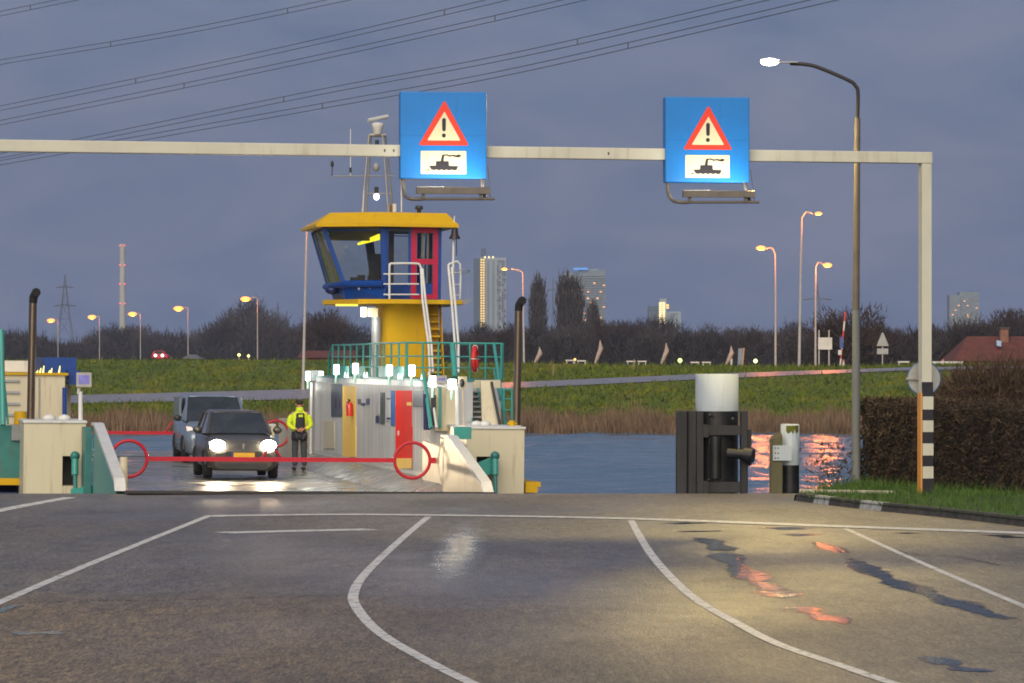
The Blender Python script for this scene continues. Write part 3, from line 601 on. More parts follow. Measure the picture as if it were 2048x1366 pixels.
t = obj_at('info_board', 'leaning grey info board with an orange edge', 'sign', 1480, 733, 266); MB().prism([(-5 * k, 0, 0), (4 * k, 0, 0), (7 * k, 0, 36 * k), (-3 * k, 0, 36 * k)], (0, .12, 0)).build('board', M('board_slate', (.20, .24, .32)), t); MB().prism([(4.2 * k, -.03, 0), (6.2 * k, -.03, 0), (9.2 * k, -.03, 37 * k), (7.2 * k, -.03, 37 * k)], (0, .16, 0)).build('edge', M('board_orange', (.6, .25, .05)), t)
t = obj_at('guard_rail', 'low white guard rail behind the gantry post', 'guard rail', 1900, 733, 258); MB().box((-34 * k, 0, 6 * k), (26 * k, .08, 10 * k)).build('rail', WHT, t)
for x in (-30, -4, 22): MB().box((x * k, .09, -.2), ((x + 2) * k, .15, 9 * k)).build('post', WHT, t)
Yd = 272; kd = Yd / F
FLAGC = M('furled_cloth', (.40, .33, .30), .8, var=.3, scale=6)
for px, yt, yb, lb in [(1072, 692, 728, 'furled pale flag nearest to the ferry exhaust'), (1193, 678, 730, 'tallest furled pale flag, with a white tip'), (1325, 684, 731, 'furled pale flag left of the bright green light'), (1455, 690, 732, 'furled pale flag next to the orange edged info board')]:
    t = obj_at('furled_flag', lb, 'flag', px, yb + 2, Yd, 'furled flags in the far field'); h = (yb - yt) * kd
    MB().tube([(-.1, 0, -.2), (.28, 0, h)], .035, 6).build('pole', POLE, t)
    MB().tube([(-.12, 0, .15), (.05, 0, h * .3), (.32, 0, h * .68), (.26, 0, h * .98)], [.07, .14, .19, .03], 8).build('cloth', FLAGC, t)
for px, py, lb in [(1140, 729, 'white picnic bench left of the small orange light'), (1163, 730, 'white picnic bench right of the small orange light'), (1262, 731, 'longer white picnic bench left of the green light'), (1284, 731, 'white picnic bench directly left of the third furled flag'), (1390, 733, 'white picnic bench right of the green light'), (1413, 733, 'white picnic bench left of the fourth furled flag')]:
    t = obj_at('picnic_bench', lb, 'bench', px, py, Yd, 'picnic benches in the far field'); w = 9 * kd
    MB().box((-w, 0, 7 * kd), (w, .7, 9.5 * kd)).build('seat', WHT, t)
    for x in (-w * .8, w * .7): MB().box((x, .05, -.3), (x + 2 * kd, .6, 7 * kd)).build('leg', WHT, t)
def small_light(name, label, px, py, Y, r, col, es):
    t = obj_at(name, label, 'light', px, py, Y); MB().tube([(0, 0, -14 * Y / F), (0, 0, -r * .8)], .04, 6).build('post', POLE, t); MB().sph((0, 0, 0), r, 10).build('globe', M(name + '_globe_%d' % px, col, emit=col, es=es * .14), t)
small_light('garden_lamp', 'bright green yellow lamp in the far field', 1360, 721, 271, .17, (.75, 1, .25), 5)
small_light('garden_lamp', 'pale green lamp right of the orange edged info board', 1511, 722, 271, .16, (.8, 1, .4), 5)
small_light('garden_lamp', 'small orange lamp between two white benches', 1150, 719, 271, .1, (1, .6, .2), 3)
small_light('garden_lamp', 'left of two small yellow lamps at the dike crest', 478, 710, 300, .13, (1, .85, .3), 5)
small_light('garden_lamp', 'right of two small yellow lamps at the dike crest', 497, 712, 300, .12, (1, .85, .3), 5)
for px, lb in [(853, 'x'), (1107, 'thin wooden stake in the grass right of the ferry exhaust'), (1268, 'thin wooden stake in the grass below the third furled flag')][1:]:
    t = obj_at('stake', lb, 'stake', px, 757 if px == 1107 else 744, 243 if px == 1107 else 252); tag(MB().tube([(0, 0, -.1), (0, 0, .9)], .05, 5).build('stake', M('stake_wood', (.3, .22, .14)), None, t.location), lb, 'stake'); bpy.data.objects.remove(t)
# red car on the dike crest
t = obj_at('red_car', 'red car with two white headlights on the dike crest', 'car', 320, 721, 283); kc = 283 / F; RC = M('car_red', (.45, .02, .05), .4)
MB().prism([(-17 * kc, 0, 2 * kc), (17 * kc, 0, 2 * kc), (17 * kc, 0, 11 * kc), (10 * kc, 0, 13 * kc), (6 * kc, 0, 20 * kc), (-12 * kc, 0, 20 * kc), (-17 * kc, 0, 13 * kc)], (0, 1.3, 0)).build('body', RC, t, bevel=.1)
MB().box((-11 * kc, -.02, 13.5 * kc), (5 * kc, 0, 19 * kc)).build('window', GLZ, t)
for x in (-9, 5): MB().sph((x * kc, -.06, 10 * kc), .12, 8).build('headlight', M('car_far_light', (1, 1, 1), emit=(1, .95, .8), es=1), t)
for x in (-11, 10): MB().lathe([(.2, -.03), (.2, .15)], (x * kc, 0, 1.5 * kc), 12, 'y').build('wheel', M('tyre_rubber', (.02, .02, .02), .8), t)
# houses
ROOF = M('clay_tiles', (.12, .036, .026), .8, var=.35, scale=1.2, bump=.3); BRK = M('house_brick', (.22, .11, .08), .85, var=.25, scale=2)
Yh = 284; kh = Yh / F
t = obj_at('house', 'house with an orange tiled roof and a small skylight at the right edge', 'house', 1985, 735, Yh)
a = lambda x, y: ((x - 1985) * kh, (735 - y) * kh)
mb = MB(); mb.box((a(1918, 0)[0], 0, -.5), (a(2110, 0)[0], 8, a(0, 722)[1])).build('wall', BRK, t)
e1, r1 = a(1905, 722), a(1947, 672); e2, r2 = a(2120, 722), a(2110, 672)
mb = MB(); mb.loft([(e1[0], -.5, e1[1]), (e2[0], -.5, e2[1]), (e2[0], 8.5, e2[1]), (e1[0], 8.5, e1[1])], [(r1[0], 3.6, r1[1]), (r2[0], 3.6, r2[1]), (r2[0], 4.2, r2[1]), (r1[0], 4.2, r1[1])]); rf = mb.build('roof', ROOF, t)
mb = MB(); mb.box((a(2010, 0)[0], 2.6, a(0, 690)[1]), (a(2026, 0)[0], 3.6, a(0, 655)[1])); ch = mb.build('chimney', BRK, rf); MB().box((a(2008, 0)[0], 2.5, a(0, 657)[1]), (a(2028, 0)[0], 3.7, a(0, 654)[1])).build('chimney_cap', M('cap_dark', (.06, .05, .05)), rf)
MB().add([(a(1997, 0)[0], 1.05, a(0, 691)[1]), (a(2006, 0)[0], 1.05, a(0, 693)[1]), (a(2009, 0)[0], 1.75, a(0, 682)[1]), (a(1999, 0)[0], 1.75, a(0, 680)[1])], [(0, 1, 2, 3)]).build('skylight', M('skylight_glass', (.35, .5, .65), .1), rf)
t = obj_at('farm_building', 'long low building with a dull red roof behind the ferry wheelhouse', 'building', 650, 722, 285); kk = 285 / F
MB().box((-52 * kk, 0, -.4), (60 * kk, 6, 6 * kk)).build('wall', BRK, t); MB().loft([(-56 * kk, -.3, 6 * kk), (64 * kk, -.3, 6 * kk), (64 * kk, 6.3, 6 * kk), (-56 * kk, 6.3, 6 * kk)], [(-50 * kk, 2.8, 21 * kk), (58 * kk, 2.8, 21 * kk), (58 * kk, 3.2, 21 * kk), (-50 * kk, 3.2, 21 * kk)]).build('roof', ROOF, t)
t = obj_at('shed', 'low grey roofed shed at the foot of the fourth orange lamp', 'shed', 380, 722, 287); kk = 287 / F
MB().box((-14 * kk, 0, -.4), (16 * kk, 4, 4 * kk)).build('wall', M('shed_wall', (.10, .10, .10)), t); MB().loft([(-18 * kk, -.2, 4 * kk), (20 * kk, -.2, 4 * kk), (20 * kk, 4.2, 4 * kk), (-18 * kk, 4.2, 4 * kk)], [(-7 * kk, 1.9, 13 * kk), (8 * kk, 1.9, 13 * kk), (8 * kk, 2.1, 13 * kk), (-7 * kk, 2.1, 13 * kk)]).build('roof', M('shed_roof', (.16, .15, .15)), t)
# ------------------------------------------------------------------ the ferry (own frame: x to starboard, y away from the landing, z up)
DZ = -.36
ferry = thing('car_ferry', 'car ferry with a yellow roofed blue wheelhouse moored at the ramp', 'ferry', mat4=FM)
BEI = M('ferry_beige', (.66, .59, .42), .45, var=.07, scale=1.2, streak=True, grime=(.22, .12, .06, .7)); TEAL = M('ferry_teal', (.05, .33, .29), .4, var=.10, scale=1.5, grime=(.14, .10, .07, .6)); TEALD = M('ferry_teal_dark', (.03, .19, .18), .45, var=.15, grime=(.12, .09, .07, .7))
NAVY = M('ferry_navy', (.012, .03, .14), .4, var=.15); BLUE = M('ferry_blue', (.004, .05, .27), .35, var=.10); YEL = M('ferry_yellow', (.66, .39, .004), .5, var=.06, scale=1.5, spec=.3, grime=(.30, .16, .03, .45)); YELL = M('door_yellow', (.95, .62, .15), .6, var=.05, spec=.2)
CRIM = M('door_crimson', (.46, .008, .055), .35, var=.1); REDD = M('door_red', (.78, .016, .003), .65, var=.08, spec=.15); STEEL = M('brushed_steel', (.46, .47, .49), .4, .3, var=.18, scale=3, streak=True, grime=(.20, .16, .12, .5)); WPAINT = M('white_paint', (.70, .70, .68), .45, var=.08, grime=(.30, .22, .15, .5)); DARK = M('dark_metal', (.03, .03, .032), .5); GREYP = M('grey_paint', (.30, .31, .33), .5, var=.12)
REDB = M('barrier_paint', (.55, .012, .03), .4, var=.12)
def deckmat():
    m = bpy.data.materials.new('wet_steel_deck'); m.use_nodes = True; t = m.node_tree; n = t.nodes; l = t.links.new; b = n['Principled BSDF']; c = n.new('ShaderNodeTexCoord')
    z = n.new('ShaderNodeTexNoise'); z.inputs['Scale'].default_value = .55; z.inputs['Detail'].default_value = 6; l(c.outputs['Object'], z.inputs[0])
    r = n.new('ShaderNodeValToRGB'); e = r.color_ramp.elements; e[0].position, e[1].position = .35, .65; e[0].color = (.16, .16, .16, 1); e[1].color = (.5, .5, .5, 1); l(z.outputs[0], r.inputs[0]); l(r.outputs[0], b.inputs['Roughness'])
    r2 = n.new('ShaderNodeValToRGB'); e = r2.color_ramp.elements; e[0].position, e[1].position = .3, .7; e[0].color = (.11, .105, .10, 1); e[1].color = (.27, .25, .21, 1); z2 = n.new('ShaderNodeTexNoise'); z2.inputs['Scale'].default_value = 1.7; z2.inputs['Detail'].default_value = 8; l(c.outputs['Object'], z2.inputs[0]); l(z2.outputs[0], r2.inputs[0]); l(r2.outputs[0], b.inputs['Base Color'])
    z3 = n.new('ShaderNodeTexNoise'); z3.inputs['Scale'].default_value = 9; l(c.outputs['Object'], z3.inputs[0]); bn = n.new('ShaderNodeBump'); bn.inputs['Strength'].default_value = .12; bn.inputs['Distance'].default_value = .01; l(z3.outputs[0], bn.inputs['Height']); l(bn.outputs[0], b.inputs['Normal']); return m
DECK = deckmat()
def f(mb, name, mat, parent=ferry, **k): return mb.build(name, mat, parent, **k)
# hull and deck
HO = [(-5.6, 12.2), (-4.6, 12.2), (-3.3, 12.6), (-3.3, 9.9), (4.0, 9.9), (4.0, 12.6), (5.9, 12.6), (6.4, 16), (6.7, 34), (6.2, 37.5), (-5.6, 37.5)]
f(MB().prism([(u, v, -2.6) for u, v in HO], (0, 0, 2.18)), 'hull', NAVY)
f(MB().box((-3.3, 9.95, -.24 - .2), (3.9, 39.5, DZ)), 'deck', DECK)
f(MB().box((-6.4, 11.9, -.26), (-4.58, 12.1, -.12)), 'rubbing_strake', YEL)
f(MB().box((-6.4, 11.98, -.12), (-4.58, 12.1, .98)), 'bulwark', TEALD)
f(MB().box((-5.55, 12.65, -.2), (-3.3, 37, .80)), 'side_deck', GREYP)
f(MB().box((5.70, 9.9, -.30), (5.95, 13, -.18)).box((5.70, 9.9, -.18), (6.02, 13, -.08)), 'rubbing_strake', YEL)
f(MB().box((5.70, 9.95, -1.8), (5.88, 13, -.30)), 'fender', NAVY)
# near sponsons with the recess for the ramp ram
def sponson(x0, x1, y0, y1, nx0, nx1, ny0, ny1):
    a, b = FL(x0, y0, v=9.8), FL(x1, y0, v=9.8); zt = (FL(x0, y0, v=9.8).z + FL(x1, y1, v=9.8).z) / 2
    n0, n1 = FL(nx0, ny0, v=9.8), FL(nx1, ny1, v=9.8); u0, u1 = a.x, b.x
    mb = MB(); mb.box((u0, 9.8, n0.z), (u1, 12.6, zt)); mb.box((u0, 9.8, -1.9), (n0.x, 12.6, n0.z - .001)); mb.box((n1.x, 9.8, -1.9), (u1, 12.6, n0.z - .001)); mb.box((n0.x + .001, 9.8, -1.9), (n1.x - .001, 12.6, n1.z)); mb.box((n0.x, 10.6, n1.z), (n1.x, 12.5, n0.z - .002))
    o = f(mb, 'sponson', BEI); f(MB().box((n0.x + .005, 10.55, n1.z), (n1.x - .005, 10.59, n0.z - .01)), 'recess', DARK, o)
    f(MB().box((u0 - .02, 9.77, zt + .003), (u1 + .02, 12.6, zt + .05)), 'cap_rail', WPAINT, o); return u0, u1, zt
lu0, lu1, lz = sponson(48, 172, 846, 846, 125, 155, 912, 972)
ru0, ru1, rz_ = sponson(934, 1049, 856, 860, 953, 985, 913, 984)
def p9(px, py, v=9.8): return FL(px, py, v=v)
for px, x2 in ((150, 146), (990, 992)):
    o = f(MB().tube([p9(px, 912, 9.5), p9(px, 950, 9.4)], .07, 10), 'ram', TEAL); f(MB().tube([p9(px, 950, 9.4), p9(px + 1, 988, 9.2)], .045, 10), 'ram_rod', TEALD, o)
    f(MB().sph(p9(px, 912, 9.5), .1, 10), 'ram_pivot', TEALD, o)
q = p9(965, 930, 9.7); f(MB().prism([p9(958, 925, 9.6), p9(990, 912, 9.6), p9(985, 945, 9.6), p9(962, 960, 9.6)], (0, .12, 0)), 'ram_bracket', TEAL)
f(MB().prism([p9(142, 978, 9.0), p9(215, 966, 8.6), p9(215, 992, 8.6), p9(142, 992, 9.0)], (0, .1, 0)), 'ramp_bracket', TEAL)
f(MB().prism([p9(912, 986, 8.0), p9(955, 984, 8.4), p9(972, 988, 9.2), p9(905, 990, 8.0)], (0, .1, .02)), 'ramp_bracket', TEALD)
# the lowered ramp and its cheeks
for far in (0, 1):
    T = lambda u, v, z: (u, v, z) if not far else (u, 49.4 - v, z)
    top = [T(-3.15, 0, .045), T(3.35, 0, .045), T(3.5, 8, DZ + .02), T(-3.3, 8, DZ + .02), T(-3.3, 9.95, DZ + .015), T(3.5, 9.95, DZ + .015)]
    if far: top = [(-3.15, 49.4, DZ - .05), (3.35, 49.4, DZ - .05), (3.5, 41.4, DZ + .0), (-3.3, 41.4, DZ), (-3.3, 39.5, DZ + .012), (3.5, 39.5, DZ + .012)]
    mb = MB(); V = top + [(a, b, c - .05) for a, b, c in top]
    mb.add(V, [(0, 1, 2, 3), (3, 2, 5, 4), (6, 9, 8, 7), (9, 10, 11, 8), (0, 6, 7, 1), (1, 7, 8, 2), (2, 8, 11, 5), (3, 9, 6, 0), (4, 10, 9, 3)])
    rp = f(mb, 'ramp', DECK)
    if not far: f(MB().box((-3.2, -.05, -.0), (3.4, .02, .05)), 'ramp_lip', DARK, rp)
    for sx, u0 in ((-1, -3.2), (1, 3.72)):
        zt = 1.05 if sx < 0 else .86
        v9 = .75 if sx < 0 else 3.0
        pr = [(u0, v9, .0 if sx < 0 else -.1), (u0, v9 + .25, .16 if sx < 0 else .06), (u0, 7.4, zt), (u0, 8.2, zt), (u0, 8.2, -.6), (u0, v9 + .25, -.15)]
        if far: pr = [(a, 49.4 - b, c - .35) for a, b, c in pr]
        ck = f(MB().prism(pr, (sx * .10, 0, 0)), 'ramp_cheek', TEAL if sx < 0 else BEI, rp)
        fl = [(u0, v9 - .03, .0 if sx < 0 else -.1), (u0, v9 + .25, .165 if sx < 0 else .065), (u0, 7.4, zt + .005), (u0, 8.2, zt + .005), (u0, 8.2, zt + .06), (u0, 7.35, zt + .06), (u0, v9 + .2, .24 if sx < 0 else .14), (u0, v9 - .15, .02 if sx < 0 else -.08)]
        if far: fl = [(a, 49.4 - b, c - .35) for a, b, c in fl]
        f(MB().prism([(a - sx * .06, b, c) for a, b, c in fl], (sx * .20, 0, 0)), 'cheek_flange', WPAINT, ck)
f(MB().prism([(-3.32, 8.3, -.5), (-3.32, 9.75, -.5), (-3.32, 9.75, 1.0), (-3.32, 8.3, 1.0)], (-.12, 0, 0)), 'hinge_plate', TEALD)
f(MB().box((3.90, 8.25, -.5), (4.0, 9.85, .80)), 'hinge_plate', BEI)
q = FL(920, 868, v=8.3); f(MB().box((q.x - .14, 8.2, q.z - .1), (q.x + .22, 8.7, q.z + .14)), 'hinge_cap', TEAL)
# bulwarks inside, rollers
f(MB().prism([(3.92, 9.9, DZ), (3.92, 12.45, DZ), (3.92, 12.45, .70), (3.92, 9.9, .62)], (.10, 0, 0)), 'bulwark', BEI)
f(MB().prism([(3.92, 35.2, DZ), (3.92, 41, DZ), (3.92, 41, .75), (3.92, 35.2, .75)], (.12, 0, 0)), 'bulwark', BEI)
f(MB().prism([(-3.42, 36, DZ), (-3.42, 41, DZ), (-3.42, 41, .75), (-3.42, 36, .75)], (-.12, 0, 0)), 'bulwark', BEI)
f(MB().box((-4.4, 37.5, -1.6), (-3.45, 39.6, .75)), 'sponson', BEI); f(MB().box((4.06, 37.5, -1.6), (5.6, 39.6, .75)), 'sponson', BEI)
a, b = FL(893, 960, u=3.82), FL(893, 886, u=3.82); f(MB().tube([(3.80, a.y, DZ), (3.80, a.y, b.z)], .07, 12), 'roller', BEI)
a = FL(247, 968, v=2.2); f(MB().tube([(a.x, 2.2, a.z - .1), (a.x, 2.2, FL(247, 914, v=2.2).z)], .075, 12), 'roller', BEI)
# red swing barriers with rings
def barrier(v, uc):
    z = FL(546, 919, v=v).z if v < 20 else FL(345, 866, v=v).z
    mb = MB().box((uc - 2.56, v - .035, z - .045), (uc + 2.56, v + .035, z + .045)); br = f(mb, 'barrier_bar', REDB)
    for s in (-1, 1): f(MB().torus((uc + s * 2.93, v, z), .37, .035), 'ring', REDB, br)
    f(MB().tube([(uc - .22, v, z), (uc - .03, v, z + .28), (uc + .03, v, z + .28), (uc + .22, v, z)], .022, 6), 'truss', REDB, br)
    for s in (-1, 1): f(MB().box((uc + s * 3.28, v - .04, z - .06), (uc + s * 3.42, v + .04, z + .06)), 'hinge', REDB, br)
    return br
barrier(10.6, .5); b2_ = barrier(38.7, .66)
# starboard deck house: ribbed steel wall, doors, boards
UW = 4.08; v0, v1 = 12.5, 34.9; zt = 1.97
DO = [(UW, v0), (5.0, v0), (5.0, 17.2), (6.4, 17.2), (6.4, v1), (UW, v1)]
f(MB().prism([(u, v, -.3) for u, v in DO], (0, 0, zt + .3)), 'deckhouse', STEEL)
mb = MB(); v = v0 + .1
while v < v1 - .1:
    mb.box((UW - .022, v, .02), (UW + .01, v + .05, zt - .12)); v += .16
o = f(mb, 'wall_rib', STEEL); o['kind'] = 'stuff'
f(MB().prism([(UW - .004, 10.0, -.09), (UW - .06, 10.0, -.09), (3.15, 10.0, DZ + .004), (UW - .004, 10.0, DZ + .004)], (0, v1 - 9.8, 0)).loft([(UW - .004, 10.0, -.09), (UW - .06, 10.0, -.09), (3.15, 10.0, DZ + .004), (UW - .004, 10.0, DZ + .004)], [(3.90, 6.6, DZ + .05), (3.88, 6.6, DZ + .05), (3.55, 6.6, DZ + .02), (3.90, 6.6, DZ + .02)]), 'side_walk', DECK)
f(MB().box((UW - .035, 12.52, -.085), (UW - .003, v1, .0)), 'skirting', M('kerb_paint', (.62, .61, .56), .5, var=.15))
f(MB().prism([(u + (-.04 if u < 4.5 else .03), v + (-.02 if v < 18 else .02), zt) for u, v in DO], (0, 0, .05)), 'upper_deck', TEALD)
def wallrect(px0, py0, px1, py1, th=.035):
    u = UW - th; a, b, c, d = FL(px0, py0, u=u), FL(px0, py1, u=u), FL(px1, py0, u=u), FL(px1, py1, u=u)
    return [(u, a.y, (a.z)), (u, c.y, c.z), (u, d.y, d.z), (u, b.y, b.z)]
def wallpanel(name, mat, *r, th=.035, parent=ferry): return f(MB().prism(wallrect(*r, th=th), (.03, 0, 0)), name, mat, parent)
dy = wallpanel('yellow_door', YELL, 685, 772, 711, 914)
dr = wallpanel('red_door', REDD, 791, 781, 823, 937); pl = FL(791, 916, u=UW - .04)
f(MB().prism(wallrect(791.5, 916.5, 823, 937, .041), (.005, 0, 0)), 'kick_plate', YELL, dr)
f(MB().prism(wallrect(813.5, 804.5, 822.5, 811, .043), (.007, 0, 0)), 'door_label', YELL, dr)
q = FL(797, 866, u=UW - .05); f(MB().box((UW - .07, q.y - .02, q.z - .05), (UW - .04, q.y + .02, q.z + .05)), 'handle', WPAINT, dr)
B1 = M('board_navy', (.02, .025, .12), .5); B2 = M('board_grey', (.07, .08, .11), .4, var=.3, scale=9); B3 = M('board_azure', (.02, .12, .35), .5); B4 = M('board_white', (.5, .5, .54), .5); B5 = M('board_olive', (.06, .08, .07), .5, var=.4)
wallpanel('poster', B2, 662, 768, 684, 833); q = [(671, 806, 812), (679, 806, 812)]
for px, _, _ in q:
    c = FL(px, 805, u=UW - .045); f(MB().sph((UW - .045, c.y, c.z), .14, 10, (.05, .55, 1)), 'poster_picture', M('poster_maroon', (.10, .02, .05)))
wallpanel('notice_board', B1, 751, 832, 758, 846); wallpanel('notice_board', B5, 760, 785, 769, 848); wallpanel('notice_board', B4, 771, 784, 779, 842); wallpanel('notice_board', B3, 781.5, 781, 789, 851, th=.036); wallpanel('notice_board', B2, 826, 781, 846, 813)
wallpanel('notice_board', B4, 752, 788, 758.5, 829); wallpanel('notice_board', B2, 715, 798, 720, 808); wallpanel('notice_board', B1, 722, 806, 729, 811); wallpanel('notice_board', B1, 732, 797, 738, 809); wallpanel('dark_strip', B1, 773, 835, 778.5, 839, th=.045); wallpanel('dark_strip', B1, 773, 796, 778.5, 799, th=.045)
wallpanel('vent_panel', BEI, 646, 842, 668, 897)
# teal railing along the upper deck
def railing(pts, h, n_posts, rails=(1.0, .62, .3), mat=TEAL, parent=ferry, r=.022, name='railing', skip=()):
    P = [Vector(p) for p in pts]; up = Vector((0, 0, 1))
    mb = MB()
    for k in rails: mb.tube([p + up * h * k for p in P], r if k == 1 else r * .75, 6)
    o = f(mb, name, mat, parent)
    L_ = [(P[i + 1] - P[i]).length for i in range(len(P) - 1)]; tot = sum(L_)
    for i in range(n_posts):
        d = tot * i / (n_posts - 1); k = 0
        while k < len(L_) - 1 and d > L_[k]: d -= L_[k]; k += 1
        p = P[k].lerp(P[k + 1], min(1, d / L_[k])); f(MB().tube([p, p + up * h], r * 1.15, 6), 'post', mat, o)
    return o
zd = zt + .05
railing([(4.2, 30.6, zd), (4.2, 17.0, zd)], .80, 12)
railing([(4.2, 16.9, zd), (6.35, 16.9, zd)], .80, 7)
railing([(6.4, 17, zd), (6.4, 31, zd)], .80, 7)
for va, vb in ((29.6, 27.0), (26.2, 23.9), (21.4, 19.2), (18.9, 17.1)): f(MB().box((4.17, vb, zd), (4.185, va, zd + .26)), 'kick_panel', TEAL)
f(MB().tube([(4.2, 30.6, zd + .8), (4.2, 31.4, zd + .5), (4.2, 31.6, zd - .9)], .03, 6), 'handrail', TEAL); f(MB().tube([(4.45, 31.6, zd - .9), (4.45, 30.9, zd + .3)], .03, 6), 'handrail', TEAL)
# wall lamps
LMP = M('fluorescent_lens', (1, 1, 1), emit=(.96, 1, .90), es=3.0)
def wall_lamp(px, py, u=None, v=None, w=.13, h=.26, pw=8, name='deck_lamp', down=True):
    p = FL(px, py, u=u) if u is not None else FL(px, py, v=v); o = f(MB().box((p.x - w / 2, p.y - .05, p.z - h / 2), (p.x + w / 2, p.y + .05, p.z + h / 2)), name, LMP, bevel=.02)
    f(MB().box((p.x - w / 2 - .01, p.y + .055, p.z - h / 2), (p.x + w / 2 + .01, p.y + .1, p.z + h / 2)), 'lamp_back', TEAL, o)
    f(MB().tube([(p.x, p.y + .08, p.z - h / 2 - .22), (p.x, p.y + .08, p.z - h / 2 + .02)], .03, 6), 'lamp_bracket', M('lit_bracket', (.35, .6, .5)), o)
    if pw: light('deck_light', 'POINT', (p.x - (.7 if u is not None else .25), p.y - .15, p.z - .30), pw, (1, .98, .84), ferry, shadow_soft_size=.12)
for px, py in ((673, 739), (711, 737), (779, 740.5), (824, 741)): wall_lamp(px, py, u=UW - .14, w=.13, h=.25 if px < 750 else .24)
for px, py in ((616, 752), (642, 752)): wall_lamp(px, py, v=33.2, w=.12, h=.25, pw=1.0)
q = FL(629, 751, v=33.3); f(MB().box((q.x - .14, 33.3, q.z - .14), (q.x + .14, 33.5, q.z + .14)), 'display_back', GREYP)
q = FL(623, 765, v=33.3); f(MB().tube([(q.x, 33.3, -.1), (q.x, 33.3, q.z)], .04, 8), 'lamp_post', WPAINT); f(MB().tube([(q.x + .28, 33.4, -.1), (q.x + .28, 33.4, q.z)], .04, 8), 'lamp_post', TEAL)
mb = MB()
for px, py in ((690, 749), (695, 750), (729, 749), (734, 749), (797, 752), (803, 752), (844, 752)):
    p = FL(px, py, u=UW - .09); mb.tube([p - Vector((0, 0, .07)), p + Vector((0, 0, .06))], [.028, .008], 6)
o = f(mb, 'small_lamp', M('small_lens', (1, 1, 1), emit=(.7, 1, .85), es=.7)); o['kind'] = 'stuff'
# forward end of the deck house: cream bulkhead, stairs, panels
f(MB().prism([FL(870, 776, v=12.4), FL(915, 776, v=12.4), FL(915, 862, v=12.4), FL(870, 862, v=12.4)], (0, .06, 0)), 'front_panel', BEI)
f(MB().prism([FL(846, 788, v=12.45), FL(852, 788, v=12.45), FL(860, 860, v=12.45), FL(847, 860, v=12.45)], (0, .02, 0)), 'dark_opening', B1)
f(MB().prism([FL(863, 790, v=12.3), FL(872, 790, v=12.3), FL(872, 851, v=12.3), FL(863, 851, v=12.3)], (0, .08, 0)), 'cable_box', DARK)
p, q = FL(880, 774, v=12.3), FL(880, 856, v=12.3); f(MB().tube([p, q], .03, 6), 'teal_post', TEAL)
p, q = FL(847, 745, v=12.9), FL(862, 856, v=12.0); f(MB().tube([p, q], .045, 6), 'handrail', TEAL); f(MB().tube([p + Vector((.12, 0, 0)), q + Vector((.12, 0, 0))], .03, 6), 'handrail', WPAINT)
f(MB().prism([FL(935, 760, v=13.6), FL(1001, 760, v=13.6), FL(1001, 776, v=13.6), FL(935, 776, v=13.6)], (0, .3, 0)), 'stair_landing', BEI)
st = f(MB().prism([FL(961, 762, v=12.9), FL(983, 762, v=12.9), FL(1003, 856, v=12.5), FL(965, 856, v=12.5)], (0, .10, 0)), 'stair_side', BEI)
q0, q1 = FL(948, 780, v=13.5), FL(948, 852, v=12.5)
stair = f(MB().tube([FL(929, 778, v=13.5), FL(931, 853, v=12.5)], .025, 6).tube([FL(956, 778, v=13.5), FL(968, 853, v=12.5)], .03, 6), 'forward_stair', TEAL)
for i in range(7):
    t_ = (i + .3) / 7; p = q0.lerp(q1, t_); f(MB().box((p.x - .18, p.y - .1, p.z - .015), (p.x + .20, p.y + .12, p.z + .02)), 'tread', GREYP, stair)
    f(MB().box((p.x - .18, p.y + .125, p.z - .12), (p.x + .20, p.y + .135, p.z - .02)), 'riser', BEI, stair)
f(MB().tube([FL(944, 778, v=13.2), FL(944, 853, v=12.3)], .012, 5), 'stair_rod', TEAL)
f(MB().tube([FL(988, 688, v=16.9), FL(1011, 852, v=12.7)], .04, 6), 'handrail', TEAL); f(MB().tube([FL(988, 740, v=16.9), FL(1001, 800, v=14)], .03, 6), 'handrail', TEAL)
f(MB().tube([FL(905, 690, v=16.7), FL(910, 755, v=16.0)], .07, 6), 'railing_stay', TEAL); f(MB().tube([FL(983, 764, v=12.8), FL(1000, 852, v=12.3)], .03, 6), 'handrail', DARK)
ld = f(MB().tube([FL(1004, 779, v=12.9), FL(1026, 779, v=12.9)], .022, 6), 'small_railing', TEAL)
for px in (1008, 1024): f(MB().tube([FL(px, 779, v=12.9), FL(px, 850, v=12.9)], .028, 6), 'post', TEAL, ld)
for py in (798, 820): f(MB().tube([FL(1004, py, v=12.9), FL(1026, py, v=12.9)], .016, 6), 'rail', TEAL, ld)
f(MB().prism([(5.02, 13.65, -.3), (5.5, 13.65, -.3), (6.0, 17.1, -.3), (5.02, 17.1, -.3)], (0, 0, 1.9)), 'stair_house', BEI)
q = FL(1024, 857, v=11); f(MB().tube([(q.x, 11, rz_), (q.x, 11, FL(1024, 841, v=11).z)], .07, 10).tube([(q.x - .1, 11, q.z + .1), (q.x + .1, 11, q.z + .1)], .03, 6), 'bollard', YEL)
